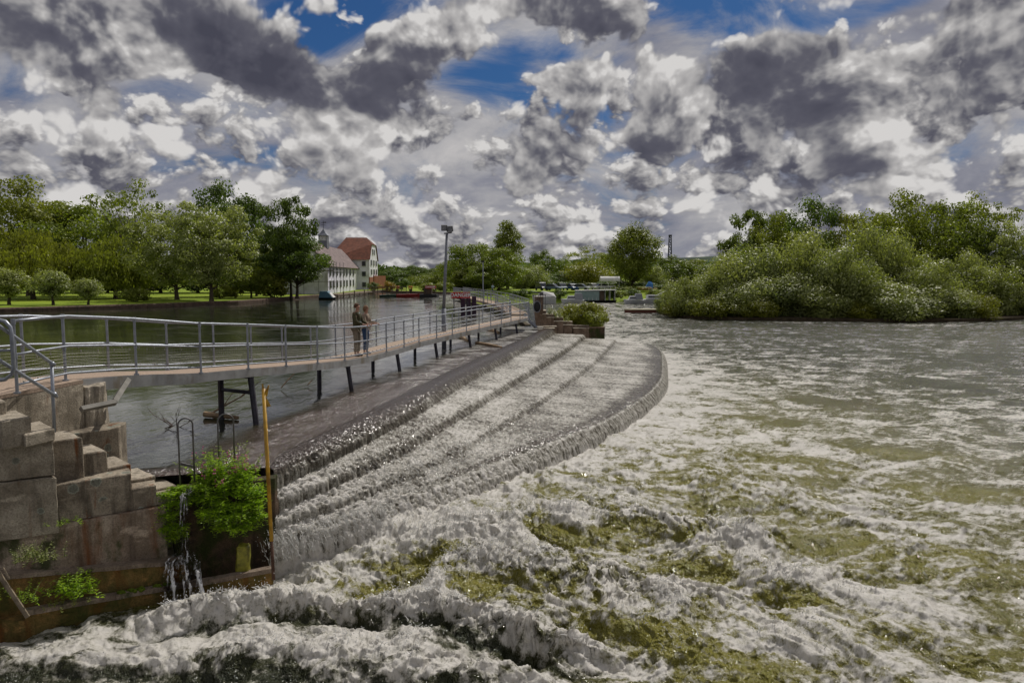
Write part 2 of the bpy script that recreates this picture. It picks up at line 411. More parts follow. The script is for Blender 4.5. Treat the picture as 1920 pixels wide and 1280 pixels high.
def build_river():
    nr, nc = 1000, 1250
    lr = np.linspace(0, 1, nr)
    # rows: fine near the banks of the pool, coarser with distance
    e = .35
    d0, d1 = 8.2, 330.0
    d = (d0 ** -e + (d1 ** -e - d0 ** -e) * lr) ** (-1 / e)
    ang = np.linspace(R(-50), R(50), nc)
    D, A = np.meshgrid(d, ang, indexing='ij')
    X = D * np.tan(A * .92) ; Y = D + 0 * A
    X0, Y0 = X.copy(), Y.copy()
    foot = resample(FOOT, 70)
    fd, fs = seg_dist(X, Y, foot)
    sd_ = fd * fs                                  # positive on the pool side
    wx = fbm(X * .35, Y * .35, 3, seed=41); wy = fbm(X * .35 + 9, Y * .35 - 4, 3, seed=43)
    xw, yw = X + 1.3 * wx, Y + 1.3 * wy
    # how turbulent the water is
    T = np.exp(-(((X - .5) / 7.5) ** 2 + ((Y - 13.5) / 7.0) ** 2)) + .55 * np.exp(-(((X - 6) / 9) ** 2 + ((Y - 20) / 10) ** 2))
    T = np.clip(T, 0, 1.1)
    near_foot = np.exp(-np.clip(sd_, 0, 99) / 1.7)
    spread = np.exp(-np.clip(sd_, 0, 99) / 15.0)
    # swell and boils
    big = fbm(xw * .33, yw * .33, 3, .5, seed=51)
    mid = fbm(xw * .95, yw * .95, 4, .55, seed=53)
    rid = fbm(xw * 1.7, yw * 1.7, 5, .58, seed=57, ridged=True)
    sml = fbm(X * 5.2, Y * 5.2, 4, .62, seed=61)
    rag = fbm(X * 4.0 + wx, Y * 4.0, 5, .62, seed=67, ridged=True)
    wid = np.clip(Y / 10.0, 1, 6)
    Z = (.50 * big * T + .24 * mid * (.25 + T) + .10 * rid * (.15 + T) * np.exp(-Y / 60) + .035 * sml * (.3 + T))
    # standing waves thrown up along the near ledge
    def ridge(pts, h, w, back=1.0):
        p = resample(pts, 40)
        dd, ss = seg_dist(X + .22 * mid, Y + .3 * mid + .2 * wy, p)
        s = dd * ss                                # positive towards the camera side
        ends = sstep(X, pts[0][0] - .6, pts[0][0] + .7) * (1 - sstep(X, pts[-1][0] - .6, pts[-1][0] + .8))
        return np.exp(-np.where(s > 0, (dd / w) ** 2, (dd / (w * back)) ** 2)), ends, s
    lines = [([(-6.0, 11.7), (-5.6, 11.9), (-5.05, 12.1), (-4.15, 12.4), (-3.1, 12.35), (-1.9, 12.15), (-.8, 11.95), (.35, 11.5), (1.2, 10.8)], .30, .24),
             ([(-9.0, 10.4), (-7.4, 10.75), (-6.0, 10.65), (-3.5, 10.6), (-1.2, 10.45), (.2, 10.2)], .06, .30),
             ([(-1.6, 14.3), (.2, 14.0), (1.8, 13.6), (3.2, 12.6)], .28, .6),
             ([(1.2, 17.2), (3.2, 16.6), (5.6, 15.6)], .20, .6),
             ([(-2.4, 15.6), (-1.0, 15.5), (.5, 16.2)], .18, .5)]
    rf = np.zeros_like(X); tr = np.zeros_like(X)
    for i, (p, h, w) in enumerate(lines):
        e_, en, s = ridge(p, h, w, 1.6)
        Z += h * e_ * en * (.72 + .5 * mid + .3 * rid)
        rf = np.maximum(rf, e_ * en * min(1, h * 2.2))
        if i < 2:
            t_ = np.exp(-((s - w * 2.0) / (w * .85)) ** 2) * en
            Z -= .10 * t_; tr = np.maximum(tr, t_)
    Z += rag * .055 * np.clip(rf * .9 + T * .30 + near_foot * .25 * np.exp(-Y / 40), 0, 1)
    Z += fbm(X * 9.5, Y * 9.5, 4, .62, seed=73) * .024 * np.clip(rf + T * .5 + .12, 0, 1) * np.exp(-Y / 50)
    spk = fbm(X * 15, Y * 15, 3, .7, seed=71, ridged=True)
    Z += spk * .028 * np.clip(rf * 1.2 + T * .1, 0, 1)
    # overturning lumps: shove the steep faces sideways as well
    hx = fbm(X * 5.5, Y * 2.2 + Z * 8.5, 4, .62, seed=121); hy = fbm(X * 5.0 + 7, Y * 2.0 + Z * 8.0, 4, .62, seed=127)
    k_ = np.clip(rf * 1.3 + T * .55, 0, 1.2) * np.exp(-Y / 45)
    X0 += hx * .13 * k_; Y0 += hy * .17 * k_; Z += fbm(X * 6 + Z * 5, Y * 6 - Z * 7, 4, .6, seed=131) * .05 * k_
    face = fbm(X * 4.0, Y * 1.5 + Z * 7.0, 5, .62, seed=137)
    Z = Z * (1 - .5 * sstep(Y, 30, 90)) + near_foot * .04
    # foam: patches, filaments, and the white skirt of the weir
    patch = fbm(xw * .55, yw * .75, 5, .60, seed=81)
    fil = fbm(xw * 1.15 + .5 * mid, yw * 1.7 + .5 * mid, 6, .62, seed=87, ridged=True)
    fil3 = fbm(X * 1.9 + .8 * mid + wx, Y * 2.6 + .8 * mid, 5, .64, seed=89, ridged=True)
    fil2 = fbm(xw * .42, yw * 1.25, 5, .62, seed=93, ridged=True)
    lowf = fbm(X * .09, Y * .07, 3, .5, seed=97)
    away = sstep(np.hypot((X - 2) * .9, (Y - 12) * .62), 8, 34)       # 0 near, 1 far
    right = sstep(X - .45 * Y, -2.0, 12)
    mid_b = np.exp(-((Y - 24) / 16) ** 2)
    foam = .12 + .80 * patch + .50 * (fil - .12) + .62 * (fil3 - .10) + .10 * T + .25 * lowf
    foam += .16 * (1 - sstep(Y, 11.2, 12.2)) * (1 - sstep(X, -1.5, 1.5)) * (.5 + fil)
    foam = foam - .07 * away - .06 * right * (1 - .5 * mid_b)
    foam += .46 * near_foot + .16 * np.exp(-np.clip(sd_, 0, 99) / 5.0) * sstep(Y, 18, 30)
    far = sstep(Y, 40, 85)
    far_foam = .02 + .80 * (fil2 - .2) + .3 * (fil3 - .1) + .40 * patch + .3 * fbm(X * .05, Y * .16, 3, seed=101)
    foam = foam * (1 - far) + far_foam * far
    # smooth green boils welling up between the foam
    boils = [(820, 1070, 1.0), (680, 1100, .55), (1000, 985, .9), (940, 1120, .6), (1200, 985, .7), (1260, 1065, .6), (1420, 1010, .9), (1690, 850, 1.0), (1130, 900, .6), (1750, 1050, 1.1),
             (1480, 870, 1.0), (1340, 905, .9), (1560, 1150, .7), (1180, 1180, .7), (1000, 1100, .35), (1830, 930, 1.0), (1600, 760, 1.2), (1420, 790, 1.0), (1750, 720, 1.3)]
    bo = np.zeros_like(X)
    for px, py, r in boils:
        q = PZ(px, py, 0); r = r * (1 + .02 * q.y)
        dx = (X - q.x + .7 * wx + .3 * mid) * .75; dy = Y - q.y + .7 * wy + .45 * (X - q.x) + .3 * mid
        bo = np.maximum(bo, np.exp(-((dx / r) ** 2 + (dy / (r * .8)) ** 2) ** 1.6))
    foam = foam - .30 * bo + .10 * np.exp(-((bo - .25) / .12) ** 2)
    # white run of the distant side channel
    ch = np.exp(-(((X - 9 - (Y - 60) * .10) / 6) ** 2)) * sstep(Y, 56, 66)
    foam += .34 * ch * (.5 + fil2)
    foam += .20 * rf * (.4 + .9 * rag) + .65 * face * np.clip(rf + T * .5, 0, 1) - .5 * tr * (1 - rf)
    foam += .40 * sstep(Z, .10, .42) * T - .22 * sstep(-Z, .0, .25) * T
    aer = np.clip(1.0 * np.exp(-np.clip(sd_, 0, 99) / 17.0) * (1 - .55 * sstep(X, 9, 24)) * (1 - .9 * sstep(Y, 26, 55)) + .35 * T + .15 * mid, 0, 1) * (1 - .85 * tr)
    front = 1 - sstep(Y, 10.6, 12.0) 
    aer *= 1 - .9 * (1 - sstep(Y, 11.6, 13.2)) * (1 - sstep(X, -1, 3.5)); aer *= 1 - .5 * rf
    # nothing above the weir floor or the abutment behind it
    aer = np.clip(aer + .35 * bo * (Y < 24), 0, 1); Z = Z + .06 * bo
    Z = np.where(sd_ < -.15, np.minimum(Z, -.05), Z)
    return X0, Y0, Z, np.clip(foam, -.2, .92), aer
X, Y, Z, FO, AE = build_river()
o = grid_mesh('river', X, Y, Z, {'foam': FO, 'aer': AE}, M_RIVER); o['kind'] = 'structure'
RIVER = (X, Y, Z, FO)

def upper_material():
    m, g = new_mat('upper_river_water')
    co = objco(g); fl = attr(g, 'flow'); fo = attr(g, 'foam')
    a1 = g.noise(g.vscale(co, (1, .55, 1)), 1.5, 4, .6, .3)
    a2 = g.noise(g.vscale(co, (1, .8, 1)), 13, 3, .65)
    a3 = g.noise(g.vscale(co, (.10, .05, 1)), 1.0, 2, .5)
    amp = g.m('ADD', g.m('MULTIPLY', g.step(a3, .38, .62), .30), g.m('MULTIPLY', fl, 1.2))
    amp = g.m('ADD', amp, .10)
    h = g.m('MULTIPLY', g.m('ADD', g.m('MULTIPLY', a1, .10), g.m('MULTIPLY', g.m('MULTIPLY', a2, .034), g.m('ADD', fl, .25))), amp)
    nw = bump(g, h, 1.0, .9)
    col = g.mix(fl, (.022, .026, .015, 1), (.050, .030, .020, 1))
    w = principled(g, col, g.m('ADD', .06, g.m('MULTIPLY', fl, .10)), nw, spec=.5, IOR=1.8)
    f = principled(g, (.62, .60, .57), .5)
    mx = g.node('ShaderNodeMixShader'); g.l.new(fo, mx.inputs[0]); g.l.new(w, mx.inputs[1]); g.l.new(f, mx.inputs[2])
    finish(g, mx.outputs[0])
    return m
RB = [(-60, 8.6), (-40, 9.5), (-14, 11.6), (-8.2, 13.4)]
def build_upper():
    cr = resample(CREST, 1500)
    l2 = resample(LINE2, 1500)
    v = l2 - cr; L = np.hypot(v[:, 0], v[:, 1])[:, None] + 1e-6
    up = cr - v / L * .55; up[0] = cr[0] + (-.1, .1)
    sel = up[::4]
    keep = [sel[0]]
    for p in sel[1:]:
        if p[1] > keep[-1][1] + .01: keep.append(p)
    right = np.array(RB + [tuple(p) for p in keep] + [(2.2, 58), (1.0, 63), (-.3, 75), (-6, 105), (-10, 130), (-10, 152), (-10, 260)], float)
    dy = np.r_[0, np.cumsum(np.hypot(*np.diff(right, axis=0).T))]
    tq = np.unique(np.r_[np.linspace(0, dy[-1], 500), dy])
    rx = np.interp(tq, dy, right[:, 0]); ry = np.interp(tq, dy, right[:, 1])
    u = np.linspace(0, 1, 240) ** 2.6
    X = rx[:, None] + (-420 - rx[:, None]) * u[None, :]; Y = ry[:, None] + 0 * X
    dist = (rx[:, None] - X)
    wb = fbm(X * .3, Y * .3, 3, seed=5)
    flow = (1 - sstep(dist + .9 * wb + .5 * fbm(X * 1.4, Y * .6, 3, seed=6), .9, 2.5)) * (1 - sstep(Y, 30, 56) * .6)
    Z = ZU + (fbm(X * 3.6, Y * 3.0, 4, .6, seed=8) * .030 + fbm(X * 7.5, Y * 6.0, 3, .6, seed=10) * .014) * flow * sstep(dist, 0, .35) + fbm(X * .9, Y * .7, 4, .55, seed=9) * .03 * flow * sstep(dist, 0, .6) + fbm(X * .25, Y * .2, 2, seed=13) * .012 * sstep(dist, 0, 2)
    fil = fbm(X * .35, Y * 1.3, 5, .6, seed=15, ridged=True)
    band = np.exp(-((dist - 2.0) / 2.2) ** 2)
    foam = sstep(fil + .35 * fbm(X * .2, Y * .25, 3, seed=19) + .28 * band * sstep(Y, 26, 45), .60, .85) * .45 * np.exp(-dist / 12) * sstep(Y, 20, 36)
    return X, Y, Z, {'flow': flow, 'foam': foam}
X, Y, Z, at = build_upper()
o = grid_mesh('upper_river', X, Y, Z, at, upper_material()); o['kind'] = 'structure'

# ------------------------------------------------------------------ spray: droplets and flung threads of water
def build_spray():
    rs = np.random.RandomState(91)
    X, Y, Z, FO = RIVER
    V = []; Fc = []
    def oct_(p, r, e=1.0, d=None):
        b = len(V); d = d if d is not None else np.array([0, 0, 1.0])
        t = np.cross(d, [1, .3, .2]); t /= np.linalg.norm(t); u = np.cross(d, t)
        for q in (t, -t, u, -u): V.append(p + q * r)
        V.append(p + d * r * e); V.append(p - d * r * e)
        Fc.extend([(b, b + 2, b + 4), (b + 2, b + 1, b + 4), (b + 1, b + 3, b + 4), (b + 3, b, b + 4), (b + 2, b, b + 5), (b + 1, b + 2, b + 5), (b + 3, b + 1, b + 5), (b, b + 3, b + 5)])
    def thread(p, v, L, r):
        v = v / np.linalg.norm(v); b0 = len(V); n = 4
        t = np.cross(v, [.3, 1, .2]); t /= np.linalg.norm(t); u = np.cross(v, t)
        for i in range(n):
            f = i / (n - 1); q = p + v * L * f - np.array([0, 0, 1.0]) * (f * f) * L * .45 + rs.normal(size=3) * L * .04; rr_ = r * (1 - .8 * f) + .001
            for k in range(3):
                a = k * 2.094; V.append(q + (t * np.cos(a) + u * np.sin(a)) * rr_)
        for i in range(n - 1):
            for k in range(3): Fc.append((b0 + i * 3 + k, b0 + i * 3 + (k + 1) % 3, b0 + (i + 1) * 3 + (k + 1) % 3, b0 + (i + 1) * 3 + k))
    # weight: high ragged water near the camera
    w = np.clip(Z - .16, 0, None) ** 1.5 * (Y < 19) * (np.abs(X) < 13) * np.clip(FO, 0, 1)
    w = (w / w.sum()).ravel()
    idx = rs.choice(w.size, 9000, p=w)
    P = np.stack([X.ravel()[idx], Y.ravel()[idx], Z.ravel()[idx]], 1)
    for i, p in enumerate(P):
        if i % 3 == 0: thread(p - [0, 0, .02], np.array([rs.normal() * .5, -.2 + rs.normal() * .4, 1.0]), rs.uniform(.05, .22), rs.uniform(.004, .011))
        else: oct_(p + np.array([rs.normal() * .05, rs.normal() * .05, abs(rs.normal()) * .09]), rs.uniform(.003, .010), rs.uniform(1, 2), None)
    # the near end of the weir throws most
    cr = resample(LIP, 200)
    for k in range(3600):
        t = int(abs(rs.normal()) * 26); t = min(t, 150); q = cr[t]
        a = rs.rand() if t > 12 else 1.0; p = np.array([q[0] - .8 * (1 - a) + .08 + rs.normal() * .12, q[1] + .5 * (1 - a) - .15 * a + rs.normal() * .12, (.75 + .9 * (1 - a) * (1 - t / 150)) * rs.uniform(.35, 1.1)])
        if k % 2: thread(p, np.array([.5, -.6, rs.uniform(-.6, .8)]), rs.uniform(.06, .2), rs.uniform(.004, .010))
        else: oct_(p + rs.normal(size=3) * .05, rs.uniform(.004, .011), 1.4)
    me = bpy.data.meshes.new('spray'); me.from_pydata([tuple(v) for v in V], [], Fc)
    m, g = new_mat('spray_white'); d = principled(g, (.78, .77, .75), .25)
    t_ = g.node('ShaderNodeBsdfTranslucent'); t_.inputs[0].default_value = (.8, .8, .78, 1)
    mx = g.node('ShaderNodeMixShader'); mx.inputs[0].default_value = .4; g.l.new(d, mx.inputs[1]); g.l.new(t_.outputs[0], mx.inputs[2]); finish(g, mx.outputs[0])
    me.materials.append(m)
    o = bpy.data.objects.new('spray', me); COL.objects.link(o)
    o['kind'] = 'stuff'; o['label'] = 'white spray flung up from the churning water below the weir'; o['category'] = 'spray'
build_spray()

# ------------------------------------------------------------------ mesh helpers
class MB:
    """collects shapes and links them as ONE mesh object"""
    def __init__(s): s.v = []; s.f = []; s.mi = []; s.cur = 0
    def add(s, vs, fs):
        b = len(s.v); s.v += [tuple(q) for q in vs]
        for f in fs: s.f.append([b + i for i in f]); s.mi.append(s.cur)
    def box(s, c, d, rz=0.0, rx=0.0, ry=0.0):
        M = Matrix.Translation(Vector(c)) @ Matrix.Rotation(rz, 4, 'Z') @ Matrix.Rotation(rx, 4, 'X') @ Matrix.Rotation(ry, 4, 'Y')
        x, y, z = [k / 2 for k in d]
        vs = [M @ Vector(p) for p in ((-x, -y, -z), (x, -y, -z), (x, y, -z), (-x, y, -z), (-x, -y, z), (x, -y, z), (x, y, z), (-x, y, z))]
        s.add(vs, [(0, 3, 2, 1), (4, 5, 6, 7), (0, 1, 5, 4), (1, 2, 6, 5), (2, 3, 7, 6), (3, 0, 4, 7)])
    def prism(s, poly, z0, z1):
        n = len(poly)
        a = 0
        for i in range(n): a += poly[i][0] * poly[(i + 1) % n][1] - poly[(i + 1) % n][0] * poly[i][1]
        if a < 0: poly = poly[::-1]
        zz0 = z0 if hasattr(z0, '__len__') else [z0] * n; zz1 = z1 if hasattr(z1, '__len__') else [z1] * n
        vs = [(p[0], p[1], z) for p, z in zip(poly, zz0)] + [(p[0], p[1], z) for p, z in zip(poly, zz1)]
        s.add(vs, [tuple(range(n))[::-1], tuple(range(n, 2 * n))] + [(i, (i + 1) % n, n + (i + 1) % n, n + i) for i in range(n)])
    def tube(s, pts, r, n=8, caps=True):
        pts = [Vector(p) for p in pts]
        rr = r if hasattr(r, '__len__') else [r] * len(pts)
        rings = []; up = None
        for i, p in enumerate(pts):
            t = (pts[min(i + 1, len(pts) - 1)] - pts[max(i - 1, 0)]).normalized()
            if up is None: up = Vector((0, 0, 1)) if abs(t.z) < .9 else Vector((1, 0, 0))
            a = t.cross(up).normalized(); b = a.cross(t).normalized(); up = b
            rings.append([p + (a * math.cos(q) + b * math.sin(q)) * rr[i] for q in [2 * math.pi * k / n for k in range(n)]])
        vs = [v for ring in rings for v in ring]; fs = []
        for i in range(len(pts) - 1):
            for k in range(n):
                fs.append((i * n + k, (i + 1) * n + k, (i + 1) * n + (k + 1) % n, i * n + (k + 1) % n))
        if caps:
            fs.append(tuple(range(n))); fs.append(tuple(range(len(pts) * n - 1, (len(pts) - 1) * n - 1, -1)))
        s.add(vs, fs)
    def ball(s, c, r, nu=10, nv=7):
        r = r if hasattr(r, '__len__') else (r, r, r)
        vs = []; fs = []
        for j in range(nv + 1):
            th = math.pi * j / nv
            for i in range(nu):
                ph = 2 * math.pi * i / nu
                vs.append((c[0] + r[0] * math.sin(th) * math.cos(ph), c[1] + r[1] * math.sin(th) * math.sin(ph), c[2] + r[2] * math.cos(th)))
        for j in range(nv):
            for i in range(nu):
                fs.append((j * nu + i, (j + 1) * nu + i, (j + 1) * nu + (i + 1) % nu, j * nu + (i + 1) % nu))
        s.add(vs, fs)
    def loft(s, rings, closed=True, caps=True):
        n = len(rings[0]); vs = [p for r in rings for p in r]; fs = []
        for i in range(len(rings) - 1):
            for k in range(n if closed else n - 1):
                fs.append((i * n + k, i * n + (k + 1) % n, (i + 1) * n + (k + 1) % n, (i + 1) * n + k))
        if caps:
            fs.append(tuple(range(n))[::-1]); fs.append(tuple(range((len(rings) - 1) * n, len(rings) * n)))
        s.add(vs, fs)
    def build(s, name, mat, parent=None, smooth=False, bevel=0.0, normals=True, origin=None):
        me = bpy.data.meshes.new(name)
        off = Vector((0, 0, 0))
        if parent is not None: off = parent.matrix_world_loc if hasattr(parent, 'matrix_world_loc') else Vector(LOC.get(parent.name, (0, 0, 0)))
        elif origin is not None: off = Vector(origin)
        me.from_pydata([tuple(Vector(v) - off) for v in s.v], [], s.f)
        mats = mat if isinstance(mat, (list, tuple)) else [mat]
        for m in mats: me.materials.append(m)
        if len(mats) > 1: me.polygons.foreach_set('material_index', s.mi)
        if normals:
            bm = bmesh.new(); bm.from_mesh(me); bmesh.ops.recalc_face_normals(bm, faces=bm.faces)
            if bevel:
                ed = [e for e in bm.edges if len(e.link_faces) == 2 and e.calc_face_angle(0) > .6]
                bmesh.ops.bevel(bm, geom=ed, offset=bevel, segments=1, affect='EDGES', clamp_overlap=True)
            bm.to_mesh(me); bm.free()
        if smooth:
            me.polygons.foreach_set('use_smooth', [True] * len(me.polygons))
        o = bpy.data.objects.new(name, me); COL.objects.link(o)
        if parent is not None: o.parent = parent
        else:
            o.location = off; LOC[o.name] = tuple(off)
        return o
LOC = {}      # world place of every top-level thing (parts are written in world numbers and stored relative to it)
def thing(name, loc, label, cat, group=None):
    o = bpy.data.objects.new(name, None); COL.objects.link(o)
    o.empty_display_size = .2
    o.location = loc; LOC[o.name] = tuple(loc)
    o['label'] = label; o['category'] = cat
    if group: o['group'] = group
    return o
def tag(o, label, cat, group=None, kind=None):
    o['label'] = label; o['category'] = cat
    if group: o['group'] = group
    if kind: o['kind'] = kind
    return o
def copy_tree(o, parent=None):
    c = o.copy(); COL.objects.link(c)
    if parent is not None: c.parent = parent
    for ch in list(o.children): copy_tree(ch, c)
    return c
def sub(parent_obj, mb, name, mat, **kw):
    """sub-part: a child of a part; parts sit at their thing's origin"""
    top = parent_obj
    while top.parent is not None: top = top.parent
    LOC['__tmp'] = LOC[top.name]
    me_off = Vector(LOC[top.name])
    mb2 = MB(); mb2.v = [tuple(Vector(v) - me_off) for v in mb.v]; mb2.f = mb.f; mb2.mi = mb.mi
    o = mb2.build(name, mat, None, **kw)
    LOC.pop(o.name, None)
    o.location = (0, 0, 0); o.parent = parent_obj
    return o

# ------------------------------------------------------------------ materials
def simple(name, base, rough=.6, metal=0.0, nscale=6, nvar=.25, bumps=.0, spec=.4, dirt=None, bscale=20):
    m, g = new_mat(name); co = objco(g)
    n = g.noise(co, nscale, 5, .6)
    c = g.mix(g.step(n, .3, .7), tuple(k * (1 - nvar) for k in base[:3]) + (1,), tuple(min(1, k * (1 + nvar)) for k in base[:3]) + (1,))
    if dirt:
        n2 = g.noise(g.vscale(co, (1, 1, .35)), nscale * .5, 5, .65)
        c = g.mix(g.step(n2, .52, .68), c, (*dirt, 1))
    nm = bump(g, g.noise(co, bscale, 4, .65), bumps, .02) if bumps else None
    finish(g, principled(g, c, rough, nm, metal, spec)); return m

def concrete(name, base, dark, streak=True, lichen=0.0, algae=0.0, rust=0.0):
    m, g = new_mat(name); co = objco(g)
    n = g.noise(co, 2.1, 8, .62); f = g.noise(co, 38, 5, .72)
    c = g.mix(g.step(n, .34, .66), (*dark, 1), (*base, 1))
    sv = g.noise(g.vscale(co, (5, 5, .55)), 1.0, 5, .6)
    c = g.mix(g.m('MULTIPLY', g.step(sv, .50, .66), .65), c, tuple(k * .38 for k in dark) + (1,))
    lv = g.noise(g.vscale(co, (2.5, 2.5, 6)), .9, 6, .6)
    c = g.mix(g.m('MULTIPLY', g.step(lv, .56, .70), .5), c, tuple(min(1, k * 1.7) for k in base) + (1,))
    if rust:
        r = g.noise(g.vscale(co, (3.2, 3.2, .45)), 1.1, 4, .6, .4)
        c = g.mix(g.m('MULTIPLY', g.step(r, .60 - rust * .1, .70), .9), c, (.20, .062, .012, 1))
    if algae:
        a = g.noise(g.vscale(co, (1.3, 1.3, 1)), 1.6, 5, .6)
        c = g.mix(g.m('MULTIPLY', g.step(a, .56 - algae * .16, .64), .9), c, (.035, .055, .008, 1))
    if lichen:
        v = g.voro(co, 3.4, 0, out='Distance'); v2 = g.node('ShaderNodeTexVoronoi'); g.l.new(co, v2.inputs['Vector']); v2.inputs['Scale'].default_value = 3.4
        s2 = g.node('ShaderNodeSeparateColor'); g.l.new(v2.outputs['Color'], s2.inputs[0])
        wob = g.noise(co, 22, 3, .6)
        rad = g.m('MULTIPLY', g.step(s2.outputs[0], 1 - lichen, 1.0), .34)
        d = g.m('ADD', v, g.m('MULTIPLY', g.m('SUBTRACT', wob, .5), .12))
        inside = g.m('LESS_THAN', d, rad)
        ring = g.step(g.m('SUBTRACT', rad, d), .0, .09)
        lc = g.mix(ring, (.42, .44, .36, 1), (.20, .21, .17, 1))
        c = g.mix(g.m('MULTIPLY', inside, .85), c, lc)
    sp = g.step(f, .30, .62)
    c = g.mix(g.m('MULTIPLY', g.m('SUBTRACT', 1.0, sp), .55), c, tuple(k * .3 for k in dark) + (1,))
    nm = bump(g, g.m('ADD', f, g.m('MULTIPLY', n, 1.5)), .9, .035)
    finish(g, principled(g, c, .88, nm, 0, .25)); return m
M_CONC = concrete('weathered_concrete', (.50, .435, .34), (.25, .21, .155), rust=.3, lichen=.2)
M_CONCL = concrete('lichen_concrete', (.44, .375, .285), (.19, .155, .115), lichen=.75, rust=.1)
M_CONCT = concrete('pale_tread_concrete', (.56, .49, .39), (.36, .31, .24))
M_CONCW = concrete('stained_concrete', (.48, .39, .30), (.24, .18, .13), rust=1.6, algae=.5)
M_MOSSW = concrete('mossy_wet_wall', (.44, .23, .08), (.17, .13, .04), rust=1.2, algae=1.3)
M_LEDGE = concrete('ledge_concrete', (.38, .30, .23), (.20, .15, .11), algae=.35)
M_DARKWALL = concrete('dark_wet_wall', (.16, .105, .065), (.06, .042, .03), algae=.9)
M_GALV = simple('galvanised_tube', (.30, .32, .36), .42, .55, 8, .16, .15, .5)
M_BEAM = simple('galvanised_channel', (.33, .33, .33), .5, .35, 3, .18, .15, .5, dirt=(.20, .17, .13))
M_DECK = simple('pink_grit_deck', (.33, .25, .19), .9, 0, 30, .3, .5, .2)
M_DARKSTEEL = simple('dark_painted_steel', (.045, .042, .055), .6, .3, 5, .4, .2, .4, dirt=(.06, .035, .025))
M_WOOD = simple('weathered_timber', (.20, .16, .115), .85, 0, 4, .35, .4, .2, dirt=(.10, .07, .045))
M_DRIFT = simple('driftwood', (.30, .21, .13), .85, 0, 5, .3, .4, .2)
M_YELLOW = simple('yellow_pole_paint', (.42, .235, .012), .5, 0, 7, .3, .15, .4, dirt=(.22, .10, .01))
M_RUSTY = simple('rust_brown', (.085, .045, .03), .85, .1, 8, .4, .4, .3)
M_MOSS = simple('green_moss', (.085, .12, .012), .95, 0, 14, .5, .8, .1, bscale=60)
M_SLIME = simple('yellow_green_slime', (.17, .16, .015), .5, 0, 6, .6, .5, .4, dirt=(.05, .045, .01))
M_WIRE = simple('wire_mesh', (.32, .31, .27), .5, .5, 5, .1)
M_BLACK = simple('black_matt', (.012, .012, .012), .6)

# ------------------------------------------------------------------ near abutment
rnd = random.Random(11)
ABUT = (-7.3, 12.0, 0)
ab = thing('stepped_abutment', ABUT, 'lichen spotted concrete abutment with descending step blocks under the near end of the footbridge', 'abutment')
def noisy(o, amp, cuts, scale=3.0):
    """chip and roughen a concrete mesh"""
    bm = bmesh.new(); bm.from_mesh(o.data)
    bmesh.ops.subdivide_edges(bm, edges=[e for e in bm.edges if e.calc_length() > .12], cuts=cuts, use_grid_fill=True)
    for v in bm.verts:
        p = (v.co + Vector(LOC.get(o.name, (0, 0, 0)))) * scale
        v.co += mnoise.noise_vector(p) * amp + mnoise.noise_vector(p * 4.1) * amp * .5
    bm.to_mesh(o.data); bm.free()
    return o
def step_block(l, yl, r, yr, z, zb, depth=.85, mat=M_CONCL):
    a = PZ(l, yl, z); b = PZ(r, yr, z); a = a - (b - a) * .3
    n = Vector((-(b - a).y, (b - a).x, 0)).normalized() * depth
    q = Vector((-.72, .69, 0)) * depth
    mb = MB()
    mb.prism([(a.x, a.y), (b.x, b.y), (b.x + q.x, b.y + q.y), (a.x + q.x, a.y + q.y)], zb, z)
    o = mb.build('step_block', [M_CONCL if mat is None else mat], ab, bevel=.018)
    noisy(o, .012, 5)
    # upward faces of the same block get the paler tread concrete
    me = o.data; me.materials.append(M_CONCT)
    for p in me.polygons:
        if p.normal.z > .8: p.material_index = 1
    return o
step_block(-40, 760, 12, 752, 3.70, 1.9, mat=M_CONC)
step_block(15, 788, 57, 781, 3.50, 3.05, mat=M_CONC)
step_block(60, 812, 103, 802, 3.25, 3.05, mat=M_CONC)
step_block(104, 826, 155, 820, 2.97, 1.6)
step_block(156, 851, 201, 845, 2.65, 1.6)
step_block(204, 877, 246, 869, 2.34, 1.55)
step_block(247, 899, 292, 892, 2.06, 1.5)
step_block(293, 917, 330, 908, 1.81, 1.4)
def wall_poly(name, pts, z0, z1, mat, amp=.012, cuts=6, bev=.015):
    mb = MB(); mb.prism(pts, z0, z1)
    return noisy(mb.build(name, mat, ab, bevel=bev), amp, cuts)
def xy(px, py, z): p = PZ(px, py, z); return (p.x, p.y)
E0, E1 = xy(-70, 753, 3.75), xy(156, 712, 3.75)
F0, F1 = PD(-60, 900, 11.4), PD(104, 900, 11.93)
# big face left of the steps: two poured lifts
wall_poly('wall_face', [(F0.x, F0.y), (F1.x, F1.y), (F1.x - .7, F1.y + .8), (F0.x - 1.0, F0.y + .8)], 2.46, 3.12, M_CONC)
wall_poly('wall_face', [(F0.x + .03, F0.y - .02), (F1.x + .03, F1.y - .02), (F1.x - .7, F1.y + .8), (F0.x - 1.0, F0.y + .8)], 1.5, 2.44, M_CONC)
# pier carrying the landing slab
wall_poly('wall_face', [E0, E1, (E1[0] - 1.6, E1[1] + .3), (E0[0] - 1.6, E0[1])], .2, 3.68, M_CONC)
wall_poly('wall_face', [E1, (E1[0] + .18, E1[1] + .35), (E1[0] - .1, E1[1] + 1.0), (E1[0] - 1.2, E1[1] + .9)], .2, 3.60, M_CONCT, .05)
# rough return wall behind the steps
G0, G1 = PD(104, 800, 13.2), PD(222, 800, 14.0)
wall_poly('wall_face', [(G0.x, G0.y), (G1.x, G1.y), (G1.x - .1, G1.y + .5), (G0.x - .8, G0.y + .9)], .2, PD(222, 800, 14.0).z, M_CONCL, .03)
